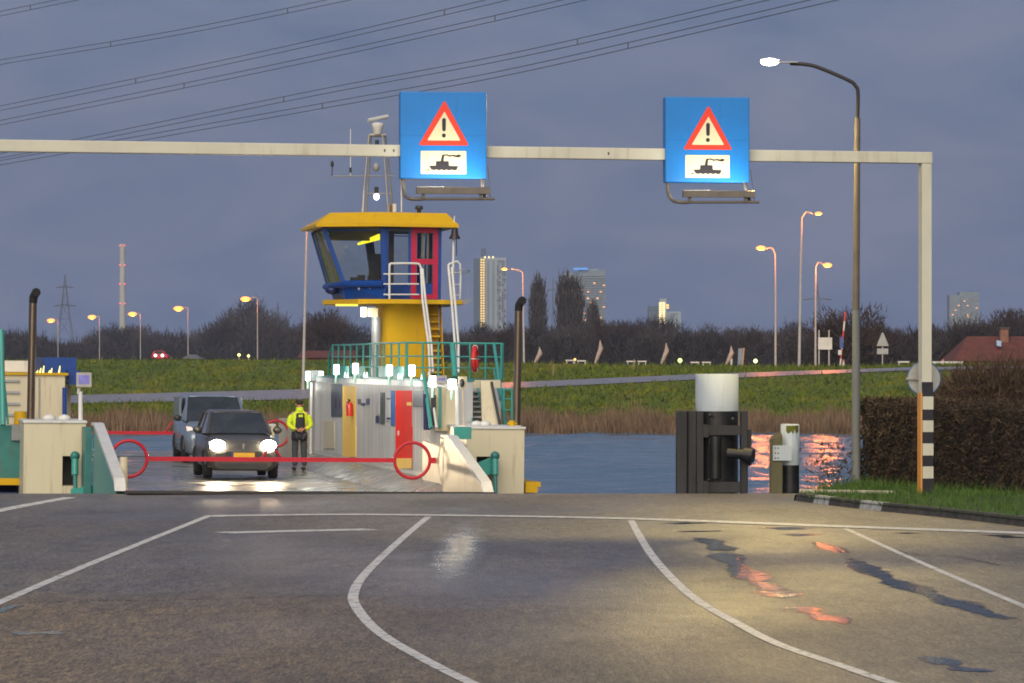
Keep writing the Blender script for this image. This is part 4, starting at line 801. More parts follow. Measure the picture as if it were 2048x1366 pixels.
# lamp and screen posts on the sponsons
def screen_post(px, ptop, pbot, sx0, sx1, sy0, sy1, v):
    a, b = FL(px, pbot, v=v), FL(px, ptop, v=v); po = f(MB().tube([a, b], .045, 10), 'screen_post', WPAINT)
    f(MB().prism([FL(sx0, sy0, v=v - .1), FL(sx1, sy0, v=v - .1), FL(sx1, sy1, v=v - .1), FL(sx0, sy1, v=v - .1)], (0, .14, 0)), 'screen_case', M('screen_case', (.42, .40, .38)), po)
    f(MB().prism([FL(sx0 + 4, sy0 + 5, v=v - .105), FL(sx1 - 4, sy0 + 5, v=v - .105), FL(sx1 - 4, sy1 - 6, v=v - .105), FL(sx0 + 4, sy1 - 6, v=v - .105)], (0, .004, 0)), 'screen', M('lcd_screen', (.12, .11, .3), .3, var=.5, scale=9, emit=(.22, .2, .5), es=.2), po)
    f(MB().tube([FL((sx0 + sx1) / 2 - 10, sy1 + 2, v=v - .05), FL(px - 4, ptop + 4, v=v)], .035, 6), 'screen_arm', WPAINT, po); return po
screen_post(161, 783, 856, 153, 183, 745, 774, 10.8); screen_post(915, 772, 858, 873, 894, 751, 767, 11.0)
wall_lamp(866, 763, v=11.2, w=.135, h=.235, pw=1.2); wall_lamp(904.5, 768.5, v=11.0, w=.16, h=.21, pw=1.2)
f(MB().prism([FL(918, 753, v=11.1), FL(934, 753, v=11.1), FL(934, 778, v=11.1), FL(918, 778, v=11.1)], (0, .14, 0)), 'speaker_plate', BEI); q = FL(924, 766, v=11.05); f(MB().sph(q, .11, 12, (.5, .6, .8)), 'speaker', DARK)
f(MB().tube([FL(926, 780, v=11), FL(928, 858, v=11)], .022, 8), 'slim_post', BEI)
for px, h0 in ((953, 850), (970, 852)): q = FL(px, h0, v=11); f(MB().sph((q.x, 11, rz_ + .08), .09, 8, (1.4, 1, .8)), 'fairlead', WPAINT)
for px in (98, 128): q = FL(px, 848, v=11); f(MB().sph((q.x, 11, lz + .08), .1, 8, (1.4, 1, .8)), 'fairlead', WPAINT)
# exhaust pipes
PIPE = M('sooty_pipe', (.20, .15, .11), .28, .85, var=.35, scale=1.2, streak=True)
for pb, pt, v in (((61, 853), (66, 606), 11.6), ((1033, 858), (1037, 622), 11.6)):
    a, b = FL(*pb, v=v), FL(*pt, v=v); a.z -= .1; po = f(MB().tube([a, b], .082, 14), 'exhaust_pipe', PIPE)
    f(MB().tube([b, b + Vector((.01, 0, .12)), b + Vector((.05, -.03, .2)), b + Vector((.06, -.12, .22))], [.084, .088, .09, .092], 14), 'exhaust_tip', M('soot', (.012, .012, .012), .9), po); f(MB().lathe([(.15, 0), (.1, .12)], (a.x, a.y, a.z + .06), 12), 'pipe_collar', BEI, po)
# port side house
hz = 2.02
f(MB().prism([(-5.4, 13.2, -.2), (-3.62, 13.2, -.2), (-3.62, 33, -.2), (-5.4, 33, -.2)], (0, 0, hz + .2)), 'port_house', BEI)
f(MB().box((-3.60, 14.6, -.2), (-3.42, 30, hz - .22)), 'port_annex', BEI)
f(MB().box((-5.44, 13.15, hz), (-3.55, 33, hz + .05)), 'roof_edge', YEL); f(MB().box((-5.42, 13.17, .80), (-3.6, 13.19, .86)), 'skirting', YEL)
for y in (762, 785, 808, 830):
    a, b = FL(5, y, v=13.18), FL(40, y, v=13.18); f(MB().prism([(a.x, 13.2, a.z - .025), (a.x, 13.2, a.z + .03), (a.x, 13.16, a.z - .02)], (b.x - a.x, 0, 0)), 'louvre', GREYP)
q = FL(78, 790, v=13.18); f(MB().box((q.x - .01, 13.16, .9), (q.x + .01, 13.19, hz - .05)), 'panel_seam', GREYP)
f(MB().box((-3.98, 14.8, hz + .06), (-3.30, 22, hz + .38)), 'blue_locker', BLUE); f(MB().box((-3.52, 13.6, hz - .2), (-3.26, 15, hz + .1)), 'blue_box', BLUE)
p, q = FL(129, 775, v=12.9), FL(129, 842, v=12.9); f(MB().tube([p, q], .05, 8), 'blue_post', BLUE)
f(MB().box((-5.3, 14, hz + .06), (-4.35, 18, hz + .30)), 'white_locker', WPAINT)
mb = MB()
for i, px in enumerate((74, 80, 86, 98, 102, 118)): p = FL(px, 745, v=13.5); mb.tube([(p.x, 13.5, hz + .05), (p.x + .02, 13.5, hz + .10 + .05 * (i % 3))], [.02, .008], 5)
o = f(mb, 'small_lamp', M('small_lens_yellow', (1, .9, .3), emit=(1, .95, .35), es=.5)); o['kind'] = 'stuff'
p = FL(6, 720, v=12.0); f(MB().tube([FL(2, 660, v=12), FL(6, 850, v=11.4)], .06, 6).tube([FL(8, 760, v=12), FL(16, 848, v=11.5)], .025, 6), 'port_handrail', TEAL)
# column, duct, yellow stair under the wheelhouse
vc = 23.5
a, b = FL(764, 755, v=vc), FL(855, 606, v=vc)
zp = FL(800, 607, v=22.7).z
f(MB().box((a.x, vc, zd), (b.x, vc + 1.3, zp)), 'column', YEL)
dx = FL(752, 700, v=vc - .1).x; f(MB().tube([(dx, vc - .1, zd), (dx, vc - .1, FL(752, 634, v=vc).z)], .115, 16), 'duct', STEEL)
q = FL(730, 625, v=vc - .3); f(MB().box((q.x - .09, vc - .35, q.z - .10), (q.x + .02, vc - .2, q.z + .12)), 'flood_lamp', LMP); light('flood_light', 'POINT', (q.x + .02, vc - .55, q.z - .22), 3.5, (.95, 1, .86), ferry, shadow_soft_size=.1)
q = FL(745, 625, v=vc - .3); f(MB().box((q.x - .09, vc - .3, q.z - .11), (q.x + .13, vc + .1, q.z + .11)), 'lamp_housing', BEI)
ua, ub = FL(864, 700, v=22.6).x, FL(888, 700, v=22.6).x
ys_ = f(MB().box((ua, vc - .0, zd), (ub, vc + .1, zp)), 'yellow_stair', YEL)
for i in range(10):
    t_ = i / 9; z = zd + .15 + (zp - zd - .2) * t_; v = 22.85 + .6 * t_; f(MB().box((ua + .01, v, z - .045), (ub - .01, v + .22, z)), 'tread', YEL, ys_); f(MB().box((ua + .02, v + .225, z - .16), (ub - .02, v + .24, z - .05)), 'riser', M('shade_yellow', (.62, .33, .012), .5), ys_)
for u in (ua - .015, ub + .015): f(MB().prism([(u, 22.7, zd), (u, 22.95, zd), (u, 23.6, zp), (u, 23.3, zp)], (.02, 0, 0)), 'stringer', YEL, ys_)
# platform
zq = FL(800, 598.5, v=22.7).z
PL = [FL(925, 604, v=22.65), FL(782, 604, v=22.65), FL(716, 604, v=23.2), FL(645, 604, v=25.0)]; PL = [(p.x, p.y) for p in PL] + [(3.6, 27.2), (6.7, 27.2)]
f(MB().prism([(u, v, zp) for u, v in PL], (0, 0, zq - zp)), 'platform', YEL)
a, b = FL(674, 610, v=24.2), FL(716, 610, v=24.0); f(MB().prism([(a.x, 24.3, zp - .05), (b.x, 24.0, zp - .05), (b.x, 24.2, zp - .05), (a.x, 24.5, zp - .05)], (0, 0, .04)), 'platform_lamp', M('yellow_tube', (1, .9, .2), emit=(1, .72, .05), es=.55))
q = FL(931, 604, v=22.8); f(MB().prism([FL(925, 600, v=22.8), FL(943, 598, v=22.8), FL(936, 607, v=22.8), FL(925, 610, v=22.8)], (0, .7, 0)), 'folding_step', GREYP)
# ------------------------------------------------------------------ wheelhouse
def PX(px, py, v): return FL(px, py, v=v)
zs = FL(720, 566, v=23.3).z; ze = FL(760, 455, v=22.9).z
V1, V2, V3 = 22.95, 23.75, 26.6
fr = [PX(882, 580, V1).x, PX(768, 580, V1).x]                                 # front face, right and left ends
s2, s3 = PX(687, 570, V2).x, PX(657, 574, V3).x                                # sill line: chamfer end, side end
t1, t2, t3 = PX(766, 456, V1).x, PX(647, 456, V2).x, PX(626, 456, V3).x        # eave line
b2, b3 = PX(690, 598, V2 + .1).x, PX(668, 598, V3).x
base = [(fr[0], V1), (fr[1], V1), (b2, V2 + .1), (b3, V3), (fr[0], V3)]
sill = [(fr[0], V1), (fr[1], V1), (s2, V2), (s3, V3), (fr[0], V3)]
eave = [(fr[0], V1), (t1, V1), (t2, V2), (t3, V3), (fr[0], V3)]
wh = f(MB().loft([(u, v, zq) for u, v in base], [(u, v, zs) for u, v in sill]), 'wheelhouse', BLUE)
f(MB().tube([(fr[1] - .02, V1 - .05, zs - .03), (s2 - .03, V2 - .07, zs - .03), (s3 - .08, V3, zs - .03)], .075, 10), 'sill_pipe', BLUE, wh)
for px in (718, 741): q = FL(px, 577, v=23.3); f(MB().sph(PX(px, 577, 23.25 if px > 730 else 23.45), .035, 8), 'sill_lamp', WPAINT, wh)
q = PX(665, 580, 25); f(MB().sph(q, .16, 10, (1.2, 1, .7)), 'sill_box', NAVY, wh)
def at(i, z):
    k = (z - zs) / (ze - zs); a, b = Vector((*sill[i], zs)), Vector((*eave[i], ze)); return a.lerp(b, k)
def post(i, w=.09, mat=BLUE, nm='corner_post'):
    p, q = at(i, zs), at(i, ze); f(MB().tube([p, q], w, 4), nm, mat, wh)
post(1, .085); post(2, .075); post(3, .075); post(4, .085)
f(MB().box((fr[0] - .07, V1 - .01, zs), (fr[0], V1 + .1, ze)), 'corner_post', BLUE, wh)
GLASS = bpy.data.materials.new('window_glass'); GLASS.use_nodes = True; gt = GLASS.node_tree; gt.nodes.clear()
go = gt.nodes.new('ShaderNodeOutputMaterial'); gm = gt.nodes.new('ShaderNodeMixShader'); tr = gt.nodes.new('ShaderNodeBsdfTransparent'); tr.inputs[0].default_value = (.80, .84, .84, 1); gg = gt.nodes.new('ShaderNodeBsdfGlossy'); gg.inputs['Roughness'].default_value = .02; fn = gt.nodes.new('ShaderNodeFresnel'); fn.inputs[0].default_value = 1.5
gt.links.new(fn.outputs[0], gm.inputs[0]); gt.links.new(tr.outputs[0], gm.inputs[1]); gt.links.new(gg.outputs[0], gm.inputs[2]); gt.links.new(gm.outputs[0], go.inputs[0])
FRAME = M('window_frame', (.16, .16, .15), .5)
def pane(i, j, za, zb, k0=.03, k1=.97, nm='window', fr_mat=None):
    a, b, c, d = at(i, za).lerp(at(j, za), k0), at(i, za).lerp(at(j, za), k1), at(i, zb).lerp(at(j, zb), k1), at(i, zb).lerp(at(j, zb), k0)
    w = f(MB().tube([a, b, c, d, a], .028, 4), nm, fr_mat or BLUE, wh); f(MB().add([a, b, c, d], [(0, 1, 2, 3)]), 'pane', GLASS, w) if False else None
    o = f(MB().add([a, b, c, d], [(0, 1, 2, 3)]), 'pane', GLASS, wh); return w
pane(1, 2, zs + .05, ze - .06); pane(2, 3, zs + .05, ze - .06, fr_mat=FRAME); pane(3, 4, zs + .05, ze - .06, .06, .48); pane(3, 4, zs + .05, ze - .06, .55, .94)
# right side and back walls with openings
f(MB().box((fr[0] - .05, V1 + .1, zq), (fr[0], V3, zs)), 'side_wall', BLUE, wh)
pane(4, 0, zs + .05, ze - .06, .06, .48); pane(4, 0, zs + .05, ze - .06, .52, .94)
f(MB().tube([at(4, zs).lerp(at(0, zs), .5), at(4, ze).lerp(at(0, ze), .5)], .07, 4), 'mullion', FRAME, wh); f(MB().tube([at(3, zs).lerp(at(4, zs), .51), at(3, ze).lerp(at(4, ze), .51)], .12, 4), 'mullion', FRAME, wh)
f(MB().tube([at(2, zs).lerp(at(3, zs), .5), at(2, ze).lerp(at(3, ze), .5)], .06, 4), 'mullion', FRAME, wh)
# front face: lower panel, window, crimson door
def fx(px): return PX(px, 520, V1).x
def fzz(py): return FL(800, py, v=V1).z
f(MB().box((fx(772), V1, zq), (fx(820), V1 + .05, fzz(566))), 'front_panel', BLUE, wh)
f(MB().box((fx(768), V1 - .005, zs - .1), (fx(777), V1 + .06, ze)), 'front_post', BLUE, wh); f(MB().box((fx(817), V1 - .005, zs - .1), (fx(823), V1 + .06, ze)), 'front_post', BLUE, wh)
w = f(MB().box((fx(777), V1, fzz(462)), (fx(817), V1 + .05, ze)), 'window_head', B2, wh)
f(MB().add([(fx(777), V1 + .03, fzz(566)), (fx(817), V1 + .03, fzz(566)), (fx(817), V1 + .03, fzz(462)), (fx(777), V1 + .03, fzz(462))], [(0, 1, 2, 3)]), 'pane', GLASS, wh)
d = MB(); za, zb = fzz(597), fzz(454)
for x0, x1 in ((822, 833), (866, 876)): d.box((fx(x0), V1 - .02, za), (fx(x1), V1 + .04, zb))
for y0, y1 in ((597, 588), (528, 517), (465, 454)): d.box((fx(833), V1 - .018, fzz(y0)), (fx(866), V1 + .038, fzz(y1)))
d = f(d, 'wheelhouse_door', CRIM, wh)
for y0, y1 in ((588, 528), (517, 465)): f(MB().add([(fx(833), V1 + .01, fzz(y0)), (fx(866), V1 + .01, fzz(y0)), (fx(866), V1 + .01, fzz(y1)), (fx(833), V1 + .01, fzz(y1))], [(0, 1, 2, 3)]), 'door_pane', GLASS, d)
for px in (845, 856): f(MB().box((fx(px) - .025, V1 + .05, fzz(517)), (fx(px) + .025, V1 + .07, fzz(465))), 'curtain', M('curtain', (.35, .34, .30), .8), d)
# inside
f(MB().prism([(fr[1] - .15, V1 + .25, zs - .15), (s2 + .2, V2 + .1, zs - .15), (s3 + .35, V3 - .6, zs - .15), (s3 + .75, V3 - .6, zs - .15), (fr[1] + .1, V1 + .6, zs - .15)], (0, 0, .22)), 'console', B2, wh)
for px, h in ((722, .22), (708, .16), (742, .2)): q = PX(px, 560, 24.4); f(MB().box((q.x - .09, 24.3, zs), (q.x + .09, 24.42, zs + h)), 'instrument', DARK, wh)
q = PX(752, 545, 24.6); f(MB().box((q.x - .18, 24.5, zs - .1), (q.x + .2, 24.62, zs + .55)).box((q.x - .2, 24.2, zs - .3), (q.x + .2, 24.6, zs - .1)).box((q.x - .08, 24.52, zs + .55), (q.x + .12, 24.6, zs + .75)), 'helm_chair', DARK, wh)
f(MB().box((fx(777) + .02, V1 + .9, zq + .1), (fx(798), V1 + 1.3, ze - .05)), 'shade_panel', M('shade_panel_brown', (.06, .045, .04), .6), wh)  # added dark panel, darkens the left part of the front window
f(MB().prism([(u, v, ze - .02) for u, v in eave], (0, 0, .03)), 'ceiling', M('ceiling_grey', (.12, .12, .11), .7), wh)
a, b = PX(715, 486, 25.2), PX(757, 468, 23.6); f(MB().prism([a, b, b + Vector((0, 0, -.14)), a + Vector((0, 0, -.05))], (.04, .04, 0)), 'ceiling_lamp', M('yellow_ceiling_lamp', (1, .9, .1), emit=(1, .85, .02), es=.5), wh)
f(MB().box((t2 + .2, V2 + .5, ze - .28), (fr[1], V2 + .56, ze - .03)), 'sun_visor', M('visor_olive', (.16, .13, .02), .6), wh)
# roof
ev = lambda px, v: PX(px, 457, v).x
RL_ = [(ev(918, 22.6), 22.6), (ev(757, 22.6), 22.6), (ev(632, 23.5), 23.5), (ev(602, 26.8), 26.8), (ev(918, 22.6), 27.0)]
zr = FL(760, 424.5, v=23).z; zl = ze + .02
RU = [(PX(893, 425, 22.9).x, 22.9), (PX(757, 425, 22.9).x, 22.9), (PX(660, 425, 23.8).x, 23.8), (PX(645, 425, 26.4).x, 26.4), (PX(893, 425, 22.9).x, 26.6)]
roof = f(MB().loft([(u, v, zl) for u, v in RL_], [(u, v, zl + .06) for u, v in RL_]), 'wheelhouse_roof', YEL)
f(MB().loft([(u, v, zl + .061) for u, v in RL_], [(u, v, zr) for u, v in RU]), 'roof_slope', YEL, roof)
# mast with radar
mast = None; vm = 25.0
def mp(px, py, dv=0): return FL(px, py, v=vm + dv)
GALV = M('galvanised', (.34, .33, .32), .45, .4, var=.2)
mast = f(MB().tube([mp(724, 424, -.3), mp(738, 270, -.15)], .028, 6), 'mast', GALV)
for a, b, dv in (((732, 424), (742, 270), .45), ((777, 424), (765, 270), -.3), ((786, 424), (771, 272), .45)): f(MB().tube([mp(*a, dv), mp(*b, dv * .4)], .026, 6), 'mast_leg', GALV, mast)
for y, x0, x1 in ((352, 664, 788), (387, 728, 781), (308, 736, 774)): f(MB().tube([mp(x0, y), mp(x1, y)], .014 if y == 352 else .018, 6), 'cross_bar', GALV, mast)
f(MB().tube([mp(664, 352), mp(664.5, 332)], .012, 5).sph(mp(664.5, 328), .06, 8, (.7, .7, 1.4)), 'wind_sensor', DARK, mast); f(MB().tube([mp(701, 352), mp(701, 258)], .012, 5), 'whip_aerial', WPAINT, mast); f(MB().tube([mp(701, 345), mp(701, 335)], .03, 6), 'aerial_base', DARK, mast)
f(MB().sph(mp(752, 334), .09, 12, (1, 1, 1.25)), 'radar_reflector', GREYP, mast); f(MB().tube([mp(754, 291), mp(754, 280)], .05, 8), 'horn', DARK, mast)
f(MB().tube([mp(753, 386), mp(753, 374)], .05, 10), 'lamp_socket', DARK, mast); f(MB().sph(mp(753, 393.5), .075, 12, (1, 1, 1.15)), 'mast_lamp', M('mast_lamp_lens', (1, 1, 1), emit=(.75, .78, 1), es=1.5), mast)
f(MB().tube([mp(738, 270), mp(771, 270)], .05, 6), 'mast_head', GALV, mast); q = mp(755, 255); f(MB().lathe([(.10, -.17), (.14, .0), (.17, .09), (.1, .12)], q, 12), 'radar_housing', M('radar_white', (.55, .55, .54), .5), mast)
f(MB().tube([mp(736, 241, -.1), mp(775, 233, .1)], .055, 8), 'radar_scanner', M('radar_white', (.55, .55, .54)), mast)
f(MB().tube([mp(803, 424), mp(803, 360)], .018, 6), 'roof_whip', WPAINT, roof); q = mp(838, 424); f(MB().lathe([(.05, 0), (.05, .07), (.10, .09), (.09, .17), (.02, .18)], (q.x, q.y, q.z - .02), 10), 'roof_vent', DARK, roof)
q = mp(779, 424); f(MB().tube([q, q + Vector((0, 0, .17))], .05, 8), 'horn_stub', M('brass', (.35, .2, .05), .4, .6), roof); q = mp(789, 424); f(MB().tube([q, q + Vector((0, 0, .2))], .055, 8), 'horn_stub', WPAINT, roof)
f(MB().tube([mp(726, 424, -.6), mp(728, 380, -.6)], .012, 5), 'roof_whip', WPAINT, roof)
# white handrails on the platform and the stair
vr = 22.68
def wp(px, py, v=vr): return FL(px, py, v=v)
wr = f(MB().tube(smooth([wp(779, 598), wp(779, 535), wp(781, 528), wp(788, 527), wp(832, 527), wp(840, 531), wp(843, 540)], 3), .028, 6), 'platform_railing', WPAINT)
for y in (548, 568, 589): f(MB().tube([wp(767, y), wp(838, y)], .018, 6), 'rail', WPAINT, wr)
for dx_ in (0, 6): f(MB().tube([wp(842 + dx_ * .5, 538), wp(845 + dx_, 600, 22.2), wp(857 + dx_, 690, 21.0), wp(860 + dx_, 745, 20.4)], .03, 6), 'stair_handrail', WPAINT, wr)
wr2 = f(MB().tube(smooth([wp(905, 598), wp(897, 535), wp(900, 528), wp(920, 528), wp(920, 598)], 3), .028, 6), 'platform_railing', WPAINT)
for y in (545, 569, 590): f(MB().tube([wp(899, y), wp(922, y)], .014, 6), 'rail', WPAINT, wr2)
for dx_ in (0, 7): f(MB().tube([wp(897 + dx_, 535), wp(903 + dx_, 600, 22.2), wp(910 + dx_, 690, 21.0), wp(913 + dx_ * .6, 745, 20.4)], .032, 6), 'stair_handrail', WPAINT, wr2)
f(MB().tube([wp(938, 604), wp(937, 545)], .008, 5), 'cable', GREYP); f(MB().torus(wp(925, 543), .16, .012, (0, .25, 1)), 'bell_hoop', GREYP)
bp = f(MB().tube([wp(906, 600), wp(907, 478), wp(909, 432)], [.03, .03, .014], 8), 'bell_pole', WPAINT); q = wp(909, 478); f(MB().lathe([(.14, 0), (.135, .03), (.09, .1), (.075, .24), (.03, .28)], (q.x, q.y - .03, q.z), 16), 'bell', M('old_bronze', (.045, .035, .035), .45, .5), bp); f(MB().tube([(q.x + .04, q.y - .05, q.z), (q.x + .05, q.y - .05, q.z - .4)], .012, 5), 'bell_rope', DARK, bp)
# things hanging on or standing on the ferry
t = thing('lifebuoy', 'red lifebuoy with a white band on the teal railing', 'lifebuoy', mat4=FM @ Matrix.Translation(FL(950, 718, v=16.75)) @ Matrix.Rotation(R(73), 4, 'Z'))
MB().torus((0, 0, 0), .25, .06).build('ring', M('buoy_red', (.65, .025, .02), .5), t); mb = MB()
for a in (0, 90, 180, 270): c, s = math.cos(R(a)), math.sin(R(a)); mb.torus((.25 * c, 0, .25 * s), .058, .012, (-s, 0, c), 12, 6)
mb.build('band', WPAINT, t)
q = FL(700, 832, u=UW - .12); t = thing('fire_extinguisher', 'red fire extinguisher hanging on the yellow door', 'extinguisher', mat4=FM @ Matrix.Translation((UW - .13, q.y, q.z)))
MB().lathe([(.085, 0), (.085, .27), (.05, .33), (.02, .35)], (0, 0, 0), 14).build('cylinder', M('extinguisher_red', (.55, .03, .02), .3), t); MB().tube([(0, 0, .35), (0, 0, .39), (-.05, -.06, .40)], .018, 6).build('valve', DARK, t); MB().tube(smooth([(0, .03, .36), (-.05, .13, .33), (-.06, .14, .2), (-.05, .1, .05)], 4), .013, 6).build('hose', DARK, t)
q = FL(41, 851, v=12.4); t = thing('yellow_drum', 'yellow drum behind the left exhaust pipe', 'drum', mat4=FM @ Matrix.Translation((q.x, 12.45, q.z + .02)))
MB().lathe([(.13, 0), (.14, .05), (.13, .12), (.14, .2), (.13, .27)], (0, 0, 0), 16).build('barrel', YEL, t); MB().lathe([(.12, .27), (.10, .275)], (0, 0, 0), 16).build('lid', M('drum_lid', (.5, .28, .02)), t); f(MB().box((q.x - .2, 11.9, q.z - .3), (q.x + .25, 13.0, q.z + .015)), 'drum_shelf', GREYP)
# ------------------------------------------------------------------ gantry with the two warning signs
def beamY(px, Ya=61.3, Xa=6.94, th=13):
    k = (px - CX) / F; t = math.tan(R(th)); return (Ya - Xa * t) / (1 - k * t)   # Y = Ya - (Xa - kY) t
CRM = M('gantry_paint', (.60, .585, .49), .5, var=.08, scale=1.2, grime=(.28, .22, .14, .55)); BLK = M('post_black', (.022, .02, .03), .5); ORS = M('reflector_orange', (.80, .36, .08), .4, var=.05)
gx = W(1850, 316, 61.3); zb = gx.z
gan = thing('gantry', 'cream steel gantry over the road with a black banded right post', 'gantry', (gx.x, 61.3, 0), R(13))
# local frame: x along the beam (negative to the left), y away
MB().box((-18.4, -.1, zb - .095), (.10, .1, zb + .095)).build('beam', CRM, gan, bevel=.012)
for x in (-18.3, -.0):
    MB().box((x - .085, -.09, -.15 if x > -1 else -.1), (x + .085, .09, zb - .097)).build('post', CRM, gan)
mb = MB()
for px in (742, 790, 1190, 760): mb.box((-((1850 - px) / F * 61) - .012, -.104, zb - .02), (-((1850 - px) / F * 61) + .012, -.1, zb + .02))
mb.build('joint_bolt', DARK, gan)
zof = lambda py: CZ - (py - Y0) / F * 61.15
cover = MB().box((-.09, -.125, zof(1004) - .1), (.10, -.093, zof(764))).build('post_cover', BLK, gan)
for a, b in ((793, 819), (841, 864), (887, 911), (933, 957)): MB().box((-.086, -.129, zof(b)), (.104, -.1255, zof(a))).build('white_band', CRM, cover)
MB().box((-.115, -.12, zof(1003)), (-.091, .06, zof(786))).build('orange_strip', ORS, cover)
t = thing('round_sign', 'back of a round blue rimmed road sign behind the banded post', 'sign', W(1848, 757, 61.7)); MB().lathe([(.27, 0), (.285, .012), (.27, .02)], (0, 0, 0), 32, 'y').build('disc', M('sign_alu', (.36, .37, .36), .4, .3), t); MB().torus((0, .01, 0), .28, .009, (0, 1, 0), 36, 6).build('rim', M('rim_blue', (.03, .12, .42)), t); MB().box((-.30, -.06, -.02), (.1, -.01, .02)).build('clamp', GALV, t); MB().box((-.22, -.012, -.02), (-.10, -.002, .02)).build('sticker', CRM, t)

SBL = M('sign_blue', (.004, .19, .60), .4, var=.07, scale=2, grime=(.02, .10, .25, .35)); SRED = M('sign_red', (.80, .045, .018), .4, var=.03); SCR = M('sign_cream', (.76, .70, .46), .45, var=.03); SBK = M('sign_black', (.018, .014, .022), .5); ARM = M('arm_steel', (.16, .135, .115), .5, var=.25)
def sign_box(px, py, wpx, hpx, label, flip=0):
    Y = beamY(px) - .25; k = Y / F; o = W(px, py, Y); t = thing('warning_sign', label, 'sign', o, R(6), 'ferry warning signs on the gantry')
    q = lambda x, y, d: ((x - 887) * k * wpx / 174, d, (270 - y) * k * wpx / 174)       # in pixels of the left sign
    MB().box((-wpx * k / 2, 0, -hpx * k / 2), (wpx * k / 2, .30, hpx * k / 2)).build('box', SBL, t, bevel=.015)
    MB().box((-wpx * k / 2 + .01, -.001, -.008), (wpx * k / 2 - .01, .001, -.003)).build('panel_joint', M('sign_blue_dark', (.004, .10, .36)), t)
    pr = lambda pts, d, nm, m_, par=t: MB().prism([q(x, y, -d) for x, y in pts], (0, .003, 0)).build(nm, m_, par)
    tri = [(889, 201.5), (891.5, 203.5), (937, 288), (935.5, 290.3), (839.5, 290.3), (838, 288), (886.5, 203.5)]
    b = pr(tri, .004, 'triangle_border', SRED); pr([(889, 222.5), (920.5, 279), (919.5, 280.5), (856, 280.5), (855, 279)], .0065, 'triangle_field', SCR, b)
    ex = [(884 + 3.9 + 3.9 * math.cos(a), 239.5 - 4 * math.sin(a)) for a in np.linspace(0, math.pi, 8)] + [(887.9 + 3.6 * math.cos(a), 258.5 - 3.6 * math.sin(a)) for a in np.linspace(math.pi, 2 * math.pi, 8)]
    m1 = MB().prism([q(x, y, -.009) for x, y in ex], (0, .003, 0)); m1.prism([q(887.6 + 4.1 * math.cos(a), 270.6 + 4.1 * math.sin(a), -.009) for a in np.linspace(0, 6.283, 17)[:-1]], (0, .003, 0)); m1.build('exclamation_mark', SBK, b)
    pl = pr([(842, 301.5), (932, 301.5), (932.8, 302.5), (932.8, 346.8), (932, 347.8), (842, 347.8), (841.2, 346.8), (841.2, 302.5)], .004, 'ship_plate', SCR)
    c5 = lambda x, y: (640 + x / 4.878, 160 + y / 4.878)
    m2 = MB()
    for poly in ([(1062, 835), (1128, 833), (1132, 790), (1175, 790), (1190, 728), (1213, 728), (1207, 790), (1256, 790), (1260, 835), (1350, 838), (1335, 876), (1310, 882), (1285, 873), (1262, 882), (1235, 873), (1210, 882), (1185, 873), (1160, 882), (1135, 873), (1110, 880), (1082, 872)],
                 [(1195, 727), (1240, 722), (1268, 734), (1300, 727), (1330, 733), (1352, 724), (1376, 730), (1374, 746), (1345, 755), (1320, 748), (1296, 742), (1266, 748), (1235, 735), (1214, 738)],
                 [(1025, 886), (1036, 874), (1060, 870), (1075, 880), (1064, 884), (1042, 880)], [(1340, 884), (1356, 874), (1376, 874), (1380, 880), (1362, 882), (1348, 888)]):
        m2.prism([q(*c5(x, y), -.0065) for x, y in poly], (0, .003, 0))
    m2.build('ship_symbol', SBK, pl)
    # lamp arm in front of and below the face
    W2 = lambda x, y, d: q(x, y, -d)
    la = MB().tube(smooth([W2(806, 350, -.1), W2(806.5, 380, -.02), W2(808, 394, .25), W2(818, 400, .42), W2(840, 400.5, .42)], 5), .030, 8).tube([W2(840, 400.5, .42), W2(985, 399.5, .42)], .024, 8).build('lamp_arm', ARM, t)
    MB().tube([W2(964, 350, -.1), W2(964, 380, .2), W2(966, 398, .42)], .028, 8).build('arm_brace', ARM, la)
    for x in (842, 957): MB().box(W2(x - 3, 399, .40), W2(x + 3, 389, .46)).build('lamp_clamp', ARM, la)
    lb = MB().prism([W2(828, 390, .36), W2(828, 380, .36), W2(828, 376, .42), W2(828, 378, .50), W2(828, 390, .50)], Vector(W2(975, 390, .36)) - Vector(W2(828, 390, .36))).build('lamp_bar', ARM, la)
    MB().prism([W2(830, 378.5, .352), W2(973, 378.5, .352), W2(973, 376.2, .41), W2(830, 376.2, .41)], (0, 0, .006)).build('lamp_lens', M('sign_lamp_lens', (.10, .09, .07), emit=(1, .85, .6), es=.05), lb)
    MB().tube([W2(976, 330, .0), W2(978, 398, .3)], .006, 4).build('cable', DARK, la)
    l = light('sign_light', 'AREA', W2(901, 374, .40), SIGNW, (1, .96, .84), t, target=Vector(W2(889, 285, 0)), shape='RECTANGLE', size=1.15, size_y=.06)
SIGNW = 4.6
sign_box(887, 270.5, 173.5, 174, 'left blue sign box with a red triangle and ship plate')
sign_box(1415, 279.5, 170, 171, 'right blue sign box with a red triangle and ship plate')

